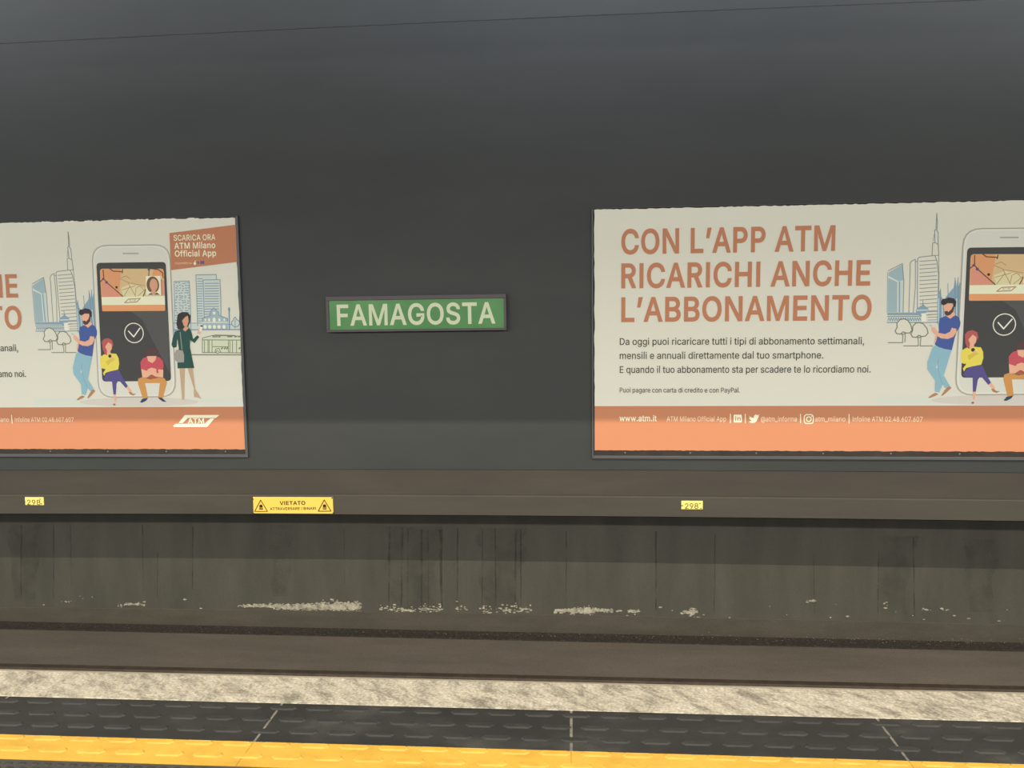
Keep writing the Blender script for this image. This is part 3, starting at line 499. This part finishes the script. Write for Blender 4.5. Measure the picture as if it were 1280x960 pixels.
    for k in range(14): Ln(r5((64+k*19, 262), (73+k*19, 236), (82+k*19, 262)), 0.005, I['bline'], False)
    Ln(r5((60, 228), (330, 226)), 0.006, I['bline'], False)
    P(r5((335, 205), (370, 205), (370, 272), (332, 272)), I['white'])
    P(r5((288, 176), (300, 160), (340, 135), (346, 108), (352, 135), (390, 165), (386, 190), (370, 198), (300, 206), (290, 196)), I['mid']); Ln(r5((296, 178), (384, 176)), 0.006, I['white']); Ln(r5((344, 98), (346, 140)), 0.005, I['bline'], False)
    # trees
    Ln(r5((65, 437), (184, 437)), 0.007, I['olive']); Ln(r5((190, 463), (308, 463)), 0.007, I['olive'], False); Ln(r5((322, 463), (425, 463)), 0.007, I['olive'], False)
    for pts, tr in [([(190, 246), (222, 258), (246, 290), (258, 335), (240, 360), (208, 360), (188, 350), (165, 368), (135, 365), (122, 345), (138, 315), (136, 282), (160, 254)], [(182, 437), (184, 385), (172, 362), (190, 372), (204, 358), (200, 434)]),
                    ([(318, 276), (350, 288), (378, 325), (386, 360), (366, 384), (335, 388), (312, 378), (292, 394), (262, 392), (248, 370), (262, 340), (264, 305), (288, 280)], [(308, 463), (308, 410), (298, 388), (316, 398), (330, 386), (322, 463)])]:
        P(r5(*pts), I['paper']); Ln(r5(*pts), 0.008, I['olive'], closed=True); P(r5(*tr), I['paper']); Ln(r5(*tr), 0.0065, I['olive'])
    # skyline, right group
    P(c6((100, 232), (690, 232), (690, 290), (105, 292)), I['pale'])
    P(c4((150, 715), (320, 710), (330, 960), (340, 1380), (150, 1380)), I['pale']); Ln(c4((152, 1380), (158, 960), (152, 716), (318, 711), (330, 960), (338, 1380)), 0.0055, I['bline'])
    s.up(); rr = random.Random(4)
    for k in range(22):
        for j in range(5):
            x = 172+j*32+rr.uniform(-8, 8); y = 735+k*27+rr.uniform(-5, 5); Ln(c4((x, y), (x+16, y+rr.uniform(-6, 6))), 0.0065, I['bline'], False)
    P(c4((390, 645), (612, 640), (640, 960), (645, 1140), (410, 1200)), I['pale']); Ln(c4((410, 1200), (400, 900), (390, 645), (612, 640), (614, 694)), 0.006, I['bline'])
    s.up()
    for k in range(18): Ln(c4((406, 688+k*27), (462, 687+k*27)), 0.0055, I['bline'], False)
    P(c4((468, 700), (652, 697), (664, 960), (662, 1160), (480, 1160)), I['pale']); Ln(c4((482, 1160), (476, 900), (468, 700), (652, 697), (662, 900), (664, 1130)), 0.006, I['bline'])
    s.up()
    for k in range(15): Ln(c4((486, 738+k*28), (638, 736+k*28)), 0.006, I['bline'], False)
    P(c6((362, 232), (362, 192), (430, 168), (428, 138), (460, 104), (500, 138), (505, 168), (578, 194), (582, 286), (362, 288)), I['blue']); Ln(c6((362, 232), (362, 192), (430, 168), (428, 138), (460, 104), (500, 138), (505, 168), (578, 194), (582, 232)), 0.006, I['bline'])
    s.up()
    for x in (385, 425, 465, 505, 548): P(circle(c6((x, 266))[0], 15*PX/6.857, 12, 17*PX/6.857), I['white'], False)
    for x, r in ((420, 10), (463, 15), (508, 10), (550, 8), (388, 8)): P(circle(c6((x, 206))[0], r*PX/6.857, 12, 1.4*r*PX/6.857), I['white'], False)
    P(circle(c6((463, 148))[0], 13*PX/6.857, 12), I['white'], False)
    Ln(c6((355, 228), (590, 228)), 0.007, I['white'], False); Ln(c6((105, 292), (690, 290)), 0.008, I['bline']); Ln(c6((108, 234), (362, 234)), 0.005, I['bline'], False); Ln(c6((582, 246), (690, 246)), 0.005, I['bline'], False)
    Ln(c6((592, 110), (594, 288)), 0.010, I['bline']); P(circle(c6((592, 118))[0], 9*PX/6.857, 10, 20*PX/6.857), I['bline'])
    bush = c6((640, 268), (616, 250), (612, 222), (626, 214), (632, 192), (645, 182), (656, 204), (674, 214), (682, 236), (668, 262)); P(bush, I['pale']); Ln(bush, 0.006, I['bline'], closed=True); Ln(c6((642, 280), (644, 200)), 0.005, I['bline'], False)
    # tram
    P(c6((362, 362), (452, 340), (690, 345), (690, 490), (362, 488)), I['maph'] if False else ink('tram_pale', 198, 204, 178))
    s.up()
    for pts in [((362, 362), (452, 340), (690, 346)), ((362, 378), (690, 380)), ((362, 362), (362, 486), (690, 490)), ((450, 436), (585, 438)), ((470, 488), (478, 456), (505, 452), (522, 488)), ((452, 345), (470, 336), (640, 340))]: Ln(c6(*pts), 0.0065, I['olive'], False)
    for x in (380, 410, 420, 445, 585, 598, 620, 655): Ln(c6((x, 380), (x, 486)), 0.006, I['olive'], False)
    for x in (452, 475, 500, 580, 600, 640, 670): Ln(c6((x, 352), (x+16, 350)), 0.010, I['olive'], False)
    for x in (525, 550, 570, 675): Ln(c6((x, 455), (x+10, 445)), 0.012, I['olive'], False)
    P(circle(c6((492, 482))[0], 14*PX/6.857, 12), I['olive']); P(circle(c6((492, 482))[0], 8*PX/6.857, 12), I['paper'])
    Ln(c6((268, 505), (690, 507)), 0.009, I['olive'])
    # telephone
    tl, tr, br, bl = TL(114.6, 307), TL(211.8, 306), TL(219.6, 496), TL(123.4, 497)
    body = rrect(tl, tr, br, bl, 0.135); P(body, I['body']); Ln(body, 0.0085, I['edge'], closed=True)
    i2 = rrect(TL(116.6, 309), TL(209.8, 308), TL(217.2, 494), TL(125.4, 495), 0.125); Ln(i2, 0.004, I['white'], closed=True)
    Ln(c3((350, 176), (500, 176)), 0.010, I['edge'])
    P(rrect(TL(120.2, 328.6), TL(207.2, 327.6), TL(213.8, 476.4), TL(127.6, 477.2), 0.035), I['dark'])
    P([TL(163, 389), TL(209.2, 388), TL(212.6, 460), TL(212.8, 468.5), TL(177.6, 400)], I['dark2'])
    card = rrect(*c3((116, 328), (757, 328), (772, 750), (140, 754)), 0.028); P(card, I['map'])
    P(rrect(*c3((118, 330), (330, 330), (310, 612), (136, 612)), 0.020), I['mapo']); P(c3((130, 470), (200, 470), (345, 608), (136, 610)), I['mapp']); P(c3((345, 350), (560, 345), (575, 480), (555, 610), (350, 608), (470, 500)), I['map']); P(c3((330, 520), (420, 480), (560, 520), (575, 560), (550, 612), (352, 612)), I['maph']); P(c3((655, 332), (752, 332), (762, 400), (640, 400)), I['mapo'])
    s.up()
    for pts in [((150, 340), (158, 430), (190, 468), (355, 612)), ((205, 318), (250, 352), (345, 358)), ((345, 335), (342, 372)), ((575, 322), (700, 335), (745, 370), (752, 420)), ((610, 345), (606, 400)), ((120, 460), (150, 432)), ((575, 540), (548, 612)), ((735, 440), (738, 590))]: Ln(c3(*pts), 0.008, I['mline'], False)
    for pts in [((320, 430), (410, 470), (575, 500)), ((400, 470), (480, 612)), ((340, 540), (470, 500)), ((470, 600), (480, 520), (520, 500), (575, 560)), ((330, 420), (380, 400), (420, 430)), ((360, 600), (420, 500)), ((500, 600), (575, 530))]: Ln(c3(*pts), 0.005, I['mthin'], False)
    s.up()
    for x, y, r in ((150, 430, 12), (184, 464, 14)): P(circle(c3((x, y))[0], r*PX/8, 10), I['violet'], False)
    P(circle(c3((284, 514))[0], 13*PX/8, 10), I['text'], False); P(circle(c3((608, 338))[0], 12*PX/8, 10), I['violet'], False)
    P(c3((735, 445), (758, 445), (764, 590), (738, 590)), I['mapp'])
    P(c3((577, 402), (724, 400), (730, 592), (580, 594)), I['band'])
    hr = c3((648, 490))[0]; P(circle(hr, 66*PX/8, 24, 84*PX/8), ink('portrait_hair', 112, 80, 62)); P(c3((600, 560), (690, 560), (705, 590), (596, 592)), I['band']); P(c3((595, 590), (630, 570), (690, 568), (718, 590)), ink('portrait_top', 90, 84, 80)); P(c3((634, 545), (676, 545), (678, 578), (655, 590), (634, 578)), I['skin2']); P(circle(c3((656, 490))[0], 42*PX/8, 20, 62*PX/8), I['skin2'])
    P(c3((134, 612), (766, 602), (770, 690), (138, 692)), I['band']); P(rrect(*c3((138, 692), (770, 688), (772, 750), (140, 754)), 0.012), I['cardo'])
    s.up(); Ln(c3((365, 668), (405, 632), (522, 626)), 0.008, I['mthin'], False); Ln(c3((365, 668), (485, 662), (522, 626)), 0.008, I['mthin'], False); T('ATM', c3((412, 658))[0], c3((478, 654))[0], 3.2*PX, I['edge'], 10)
    cc = c5((500, 143))[0]; Ln(circle(cc, 107*PX/8.727, 36), 0.0075, I['white'], closed=True); Ln(c5((440, 122), (497, 185), (565, 90)), 0.0105, I['white'])
    # man leaning on the telephone
    P(r5((440, 458), (575, 496), (548, 580), (512, 700), (566, 790), (535, 815), (504, 772), (476, 835), (440, 830), (442, 742), (380, 650), (380, 592), (420, 480)), I['jeans']); P(r5((448, 640), (458, 612), (468, 600), (464, 640)), I['paper']); Ln(r5((470, 560), (462, 620), (478, 700), (500, 770)), 0.006, I['mid'])
    P(r5((385, 877), (420, 850), (445, 838), (470, 850), (440, 864), (400, 880)), I['shoe']); P(r5((490, 862), (520, 815), (552, 785), (574, 798), (540, 830), (505, 860)), I['shoe'])
    P(r5((548, 195), (588, 180), (604, 215), (580, 250), (530, 248), (530, 225)), I['skin'])
    P(r5((480, 242), (528, 222), (562, 246), (604, 216), (634, 236), (645, 275), (640, 310), (614, 348), (600, 395), (576, 496), (520, 488), (470, 472), (440, 452), (452, 392), (472, 345), (470, 290)), I['navy'])
    P(r5((612, 325), (612, 352), (588, 390), (545, 407), (490, 402), (455, 382), (430, 360), (412, 335), (418, 308), (440, 318), (462, 345), (470, 358), (520, 368), (560, 350), (575, 318)), I['skin']); P(r5((446, 380), (460, 388), (446, 436), (432, 442)), I['skin']); P(r5((392, 300), (402, 288), (420, 300), (414, 312)), ink('phone_white', 190, 186, 178))
    P(r5((508, 142), (542, 122), (578, 124), (592, 160), (578, 196), (545, 214), (522, 206), (512, 172)), I['skin']); P(r5((516, 188), (536, 182), (548, 192), (572, 170), (588, 138), (594, 160), (586, 190), (562, 214), (540, 222), (520, 210)), I['brownhair'])
    P(r5((488, 110), (500, 86), (530, 84), (548, 74), (592, 82), (612, 110), (604, 150), (592, 152), (584, 122), (542, 120), (512, 138), (492, 130)), I['hair'])
    # woman in yellow sitting
    P(r5((742, 826), (770, 826), (762, 890), (748, 892)), I['skin']); P(r5((870, 772), (892, 756), (925, 800), (905, 815)), I['skin']); P(r5((890, 808), (910, 806), (935, 824), (962, 824), (935, 840), (905, 830)), I['shoe']); P(r5((728, 916), (746, 908), (756, 918), (744, 928)), I['belt'])
    P(r5((664, 694), (690, 655), (720, 632), (790, 612), (822, 622), (850, 690), (890, 755), (868, 774), (806, 702), (784, 735), (768, 828), (744, 830), (742, 708), (690, 714)), I['purple'])
    P(r5((654, 500), (690, 478), (760, 470), (808, 474), (826, 510), (828, 560), (812, 612), (740, 626), (690, 640), (672, 668), (664, 640), (690, 612), (652, 598), (646, 545)), I['yel']); P(r5((652, 610), (668, 640), (690, 604)), I['dark'])
    P(r5((680, 372), (700, 346), (740, 336), (778, 352), (788, 395), (770, 425), (735, 470), (715, 486), (700, 478), (684, 440)), I['red']); P(r5((708, 412), (742, 372), (772, 392), (770, 430), (752, 456), (758, 474), (716, 480), (722, 446)), I['skin']); P(circle(r5((745, 494))[0], 14*PX/6.4, 12), I['hair']); P(r5((700, 540), (770, 505), (790, 525), (755, 545), (716, 575)), ink('sweater_fold', 204, 184, 66)); P(r5((752, 500), (776, 504), (774, 528), (756, 520)), I['skin'])
    # boy in red sitting
    P(c5((545, 642), (590, 625), (680, 648), (760, 630), (832, 636), (862, 682), (816, 852), (765, 850), (782, 690), (620, 690), (652, 852), (595, 856), (542, 690)), I['tan']); P(c5((565, 900), (590, 862), (650, 850), (632, 880), (590, 904)), I['sneaker']); P(c5((760, 846), (802, 850), (854, 896), (815, 892), (780, 868)), I['sneaker']); P(c5((640, 632), (690, 602), (760, 634), (700, 646)), I['belt'])
    P(c5((570, 462), (600, 418), (648, 400), (690, 470), (740, 400), (782, 412), (815, 450), (824, 500), (818, 545), (768, 540), (745, 590), (640, 590), (640, 555), (576, 532)), I['tee'])
    P(c5((578, 534), (640, 556), (690, 526), (742, 536), (750, 560), (772, 540), (820, 545), (818, 632), (740, 622), (690, 596), (640, 632), (592, 628)), I['skin']); P(c5((648, 540), (690, 522), (735, 532), (740, 570), (690, 600), (650, 590)), I['skin']); P(c5((742, 552), (762, 550), (772, 580), (748, 582)), I['belt'])
    P(c5((640, 396), (745, 394), (735, 440), (700, 472), (655, 450)), I['skin']); P(c5((620, 392), (632, 345), (680, 304), (738, 310), (768, 350), (756, 392), (690, 388)), I['brownhair'])
    # woman standing in the green dress
    P(c6((165, 620), (210, 620), (206, 780), (205, 882), (188, 884), (180, 780)), I['leg']); P(c6((235, 620), (278, 620), (300, 800), (350, 878), (355, 884), (320, 872), (290, 868), (288, 790)), I['leg']); P(c6((188, 880), (205, 880), (203, 892), (190, 892)), I['skin2'])
    P(c6((318, 322), (332, 284), (352, 292), (342, 330)), I['skin']); P(c6((336, 292), (346, 252), (368, 258), (360, 292), (348, 312)), I['white']); P(c6((346, 252), (368, 256), (366, 266), (346, 264)), I['hair'])
    P(c6((128, 305), (190, 284), (215, 306), (250, 272), (268, 310), (284, 372), (318, 338), (336, 352), (296, 405), (258, 380), (256, 440), (276, 540), (292, 620), (150, 622), (148, 560), (160, 450), (150, 372), (140, 440), (112, 446), (98, 420), (108, 362)), I['teal']); P(c6((146, 372), (156, 440), (144, 440)), I['paper'])
    P(c6((195, 250), (236, 250), (240, 284), (216, 306), (192, 286)), I['skin2'])
    P(c6((145, 200), (150, 160), (188, 138), (235, 140), (262, 170), (258, 225), (240, 266), (215, 262), (192, 290), (152, 286), (140, 240)), I['hair']); P(c6((188, 214), (214, 182), (238, 170), (246, 215), (232, 262), (205, 260)), I['skin2'])
    Ln(c6((172, 312), (188, 460)), 0.006, I['bag']); P(c6((120, 500), (140, 460), (196, 470), (206, 510), (205, 570), (150, 572), (122, 545)), I['bag'])
    # corner flash
    P(c4((103, 188), (830, 96), (846, 502), (120, 592)), I['head']); P([(SW-0.001, 0), (SW-0.0005, 0), (SW-0.0005, 0.001)], I['paper'])
    T('SCARICA ORA', c4((150, 272))[0], c4((605, 264))[0], 62*PX/8.727, I['logo'], 8); T('ATM Milano', c4((158, 362))[0], c4((605, 352))[0], 66*PX/8.727, I['logo'], 16); T('Official App', c4((163, 446))[0], c4((614, 440))[0], 66*PX/8.727, I['logo'], 16)
    T('Disponibile su', c4((165, 528))[0], c4((345, 524))[0], 22*PX/8.727, I['ftext'], 0); P(circle(c4((380, 520))[0], 15*PX/8.727, 12, 17*PX/8.727), I['logo']); Ln(c4((380, 500), (388, 490)), 0.006, I['logo']); P(c4((408, 490), (408, 530), (430, 510)), I['play']); P(c4((440, 494), (484, 490), (484, 524), (440, 528)), I['play'])
    # headline and copy
    cap = 29.6*PX
    T('CON L\u2019APP ATM', h4((190, 264))[0], h4((1090, 248))[0], cap, I['head'], 19); T('RICARICHI ANCHE', h4((190, 407))[0], h4((1238, 394))[0], cap, I['head'], 19); T('L\u2019ABBONAMENTO', h4((190, 549))[0], h4((1243, 540))[0], cap, I['head'], 19)
    T('Da oggi puoi ricaricare tutti i tipi di abbonamento settimanali,', h4((184, 645))[0], h4((1213, 641))[0], 8.2*PX, I['text'], 3); T('mensili e annuali direttamente dal tuo smartphone.', h4((184, 704))[0], h4((1041, 701))[0], 8.2*PX, I['text'], 3); T('E quando il tuo abbonamento sta per scadere te lo ricordiamo noi.', h4((184, 763))[0], h4((1240, 760))[0], 8.2*PX, I['text'], 3)
    T('Puoi pagare con carta di credito e con PayPal.', h4((184, 845))[0], h4((690, 845))[0], 5.8*PX, I['text'], 2)
    # footer
    T('www.atm.it', f6((200, 157))[0], f6((470, 157))[0], 7.4*PX, I['logo'], 13); T('ATM Milano Official App', f6((543, 157))[0], f6((975, 157))[0], 6.0*PX, I['ftext'], 8)
    s.up()
    for q in (f6((1007, 104), (1007, 168)), f6((1115, 104), (1115, 168)), f7((237, 104), (237, 168)), f7((590, 104), (590, 170))): Ln(q, 0.007, I['logo'], False)
    P(rrect(*f6((1030, 108), (1090, 108), (1090, 165), (1030, 165)), 0.010), I['logo']); T('in', f6((1040, 154))[0], f6((1082, 154))[0], 5.6*PX, I['orange'], 16)
    P(f6((1140, 160), (1160, 152), (1148, 142), (1142, 130), (1150, 130), (1140, 114), (1160, 128), (1176, 132), (1178, 116), (1192, 106), (1204, 112), (1216, 106), (1210, 120), (1216, 122), (1206, 134), (1198, 155), (1180, 168), (1158, 168)), I['logo'])
    T('@atm_informa', f6((1228, 157))[0], f7((210, 157))[0], 6.0*PX, I['ftext'], 8)
    ig = rrect(*f7((264, 107), (330, 107), (330, 172), (264, 172)), 0.025); Ln(ig, 0.008, I['logo'], closed=True); Ln(circle(f7((297, 140))[0], 16*PX/5.818, 16), 0.008, I['logo'], False, True); P(circle(f7((318, 120))[0], 4*PX/5.818, 8), I['logo'], False)
    T('atm_milano', f7((343, 157))[0], f7((563, 157))[0], 6.0*PX, I['ftext'], 8); T('Infoline ATM 02.48.607.607', f7((615, 157))[0], f7((1125, 158))[0], 6.0*PX, I['ftext'], 8)
    P(c8((328, 203), (792, 203), (745, 243), (372, 243), (300, 311), (246, 311)), I['logo']); P(c8((172, 350), (208, 321), (592, 321), (672, 250), (724, 250), (630, 362), (190, 364)), I['logo'])
    T('ATM', c8((372, 312))[0], c8((588, 312))[0], 66*PX/10.667, I['logo'], 20)
    s.up()
    for x in (372, 398, 425, 455, 493, 545, 572): Ln(c8((x, 312), (x+18, 312)), 0.004, I['logo'], False)
    random.seed(seed+50)
    return s
def billboard(x0, z0, seed, torn, label, tilt):
    root = empty('billboard', (x0+SW/2, YW, z0-0.07))
    ox, oz = -SW/2, 0.07
    M_board = mottled('dark_backing', [(0.3, (48, 44, 41)), (0.7, (60, 55, 50))], noise=8, rough=0.8)
    M_fr = plain('frame_grey_steel', 92, 92, 94, 0.45, 1.0, 0.3)
    b = MB(); b.box(ox-0.012, SW/2+0.014, -0.012, -0.001, 0.02, SH+0.078); b.build('backing_panel', M_board, root)
    b = MB(); L_, R_, B_, T_ = ox-0.022, SW/2+0.026, 0.0, SH+0.084
    def bar(p, mi=0): b.quadprism([(x, -0.022, z) for x, z in p], [(x, 0.0, z) for x, z in p], mi)
    w_, wb = 0.012, 0.026
    bar([(L_, B_), (R_, B_), (R_-0.022, B_+wb), (L_+w_, B_+wb)]); bar([(R_, B_), (R_, T_), (R_-0.022, T_-0.007), (R_-0.022, B_+wb)]); bar([(R_, T_), (L_, T_), (L_+w_, T_-0.007), (R_-0.022, T_-0.007)]); bar([(L_, T_), (L_, B_), (L_+w_, B_+wb), (L_+w_, T_-0.007)])
    b.build('frame', M_fr, root, bevel=0.003)
    artwork(seed, torn).build('poster_sheet', root, (ox, -0.0135, oz))
    M_screw = plain('zinc_screw', 150, 146, 138, 0.4, 1.0, 0.6)
    for k in range(8):
        b = MB(); b.cyl((ox+0.25+k*0.53, 0.05), 0.006, -0.016, -0.012, 10); b.build('screw', M_screw, root)
    root.rotation_euler.y = tilt
    tag(root, label, 'billboard', 'orange and cream advertising billboards on the tunnel wall')
    return root
billboard(-6.993, 0.402, 3, True, 'left framed billboard with orange corner flash over a giant phone and seated figures', -0.001)
billboard(0.132, 0.400, 9, False, 'right framed billboard with a three line orange headline above black text', 0.001)

# ------------------------------------------------------------------ station name sign
def W(px, py, Y): q = at(px, py, Y); return (q.x, q.z)
sx0, sx1, sz0, sz1 = -2.091, -0.584, 1.402, 1.698
sg = empty('station_name_sign', ((sx0+sx1)/2, YW, sz0))
hw, hh = (sx1-sx0)/2, sz1-sz0
b = MB(); b.box(-hw+0.004, hw-0.004, -0.045, 0.0, 0.004, hh-0.004); b.build('back_box', plain('sign_box_grey', 76, 74, 76, 0.6), sg)
b = MB(); fl_, ft_ = 0.022, 0.034
b.box(-hw, hw, -0.062, -0.03, hh-ft_, hh); b.box(-hw, hw, -0.062, -0.03, 0, 0.020); b.box(-hw, -hw+fl_, -0.062, -0.03, 0.020, hh-ft_); b.box(hw-0.020, hw, -0.062, -0.03, 0.020, hh-ft_)
b.build('frame', plain('sign_frame_grey', 92, 86, 90, 0.5), sg, bevel=0.003)
s = Sheet(0.0002); Yp = YW-0.05
M_green = mottled('sign_green', [(0.3, (72, 136, 76)), (0.7, (94, 154, 92))], noise=2.2, rough=0.22, grain=0.05, bscale=90, spec=0.5)
def SGp(px, py): q = at(px, py, Yp); return (q.x-(sx0+sx1)/2, q.z-sz0)
s.poly([(-hw+0.018, 0.016), (hw-0.016, 0.016), (hw-0.016, hh-0.030), (-hw+0.018, hh-0.030)], M_green)
s.text('FAMAGOSTA', SGp(421.6, 407.3), SGp(619.2, 404.7), 26.6*0.00665, plain('sign_cream', 218, 224, 190, 0.35), 17)
s.build('name_panel', sg, (0, -0.05, 0))
sg.rotation_euler.y = -0.002
tag(sg, 'long green station name sign with cream capital letters between the two billboards', 'sign')

# ------------------------------------------------------------------ yellow warning plate and number plates on the fascia
YF = YW-0.042
M_sy = plain('plate_yellow', 238, 200, 92, 0.4); M_bk = plain('plate_black', 40, 34, 24, 0.5); M_br = plain('plate_brown', 104, 72, 24, 0.5)
c = at(366.5, 631.5, YF); wp = empty('warning_plate', (c.x, YF, c.z))
cw = crop(lambda x, y: (lambda q: (q.x-c.x, q.z-c.z))(at(x, y, YF)), 300, 610, 9.846)
b = MB(); b.box(-0.351, 0.351, -0.006, 0, -0.071, 0.072); b.build('plate', M_sy, wp, bevel=0.0015)
s = Sheet(0.0002)
s.text('VIETATO', cw((493, 207))[0], cw((808, 206))[0], 49*PX/9.846, M_bk, 26)
s.text('ATTRAVERSARE I BINARI', cw((372, 270))[0], cw((938, 266))[0], 34*PX/9.846, M_bk, 14)
for x0, fx in ((0, 262), (782, 262)):
    t = cw((258+x0, 146), (342+x0, 284), (184+x0, 284)); s.line(t, 0.0075, M_br, closed=True)
    s.poly(circle(cw((fx+x0, 219))[0], 21*PX/9.846, 14), M_bk); s.poly(cw((243+x0, 228), (283+x0, 228), (287+x0, 262), (239+x0, 262)), M_bk)
    for yy in (238, 250): s.line(cw((240+x0, yy), (286+x0, yy)), 0.0022, M_sy)
s.build('lettering', wp, (0, -0.0063, 0))
for q in cw((165, 133), (1137, 123), (165, 306), (1150, 306)):
    b = MB(); b.cyl((q[0], q[1]), 0.0055, -0.009, -0.006, 10); b.build('screw', M_bk, wp)
wp.rotation_euler.y = -0.004
tag(wp, 'long yellow warning plate with black lettering and two triangles on the grey wall ledge', 'sign')
def number_plate(px, py, label, dots):
    c = at(px, py, YF); o = empty('number_plate', (c.x, YF, c.z))
    cc = crop(lambda x, y: (lambda q: (q.x-c.x, q.z-c.z))(at(x, y, YF)), px-25, py-15, 25.6)
    b = MB(); b.box(-0.084, 0.090, -0.005, 0, -0.035, 0.036); b.build('plate', plain('plate_pale_yellow', 236, 222, 130, 0.4), o, bevel=0.001)
    s = Sheet(0.0002)
    s.text('298', cc((425, 502))[0], cc((850, 502))[0], 172*PX/25.6, M_br, 4); s.line(cc((300, 405), (360, 400)), 0.007, M_br)
    for x, y in dots: s.poly(circle(cc((x, y))[0], 0.0048, 8), M_bk)
    s.build('lettering', o, (0, -0.0053, 0))
    tag(o, label, 'sign', 'small yellow distance plates on the ledge')
number_plate(43.0, 626.3, 'small yellow number plate on the ledge below the left billboard', [(835, 322), (880, 470)])
number_plate(864.5, 631.2, 'small yellow number plate on the ledge below the right billboard', [(905, 335), (935, 490)])
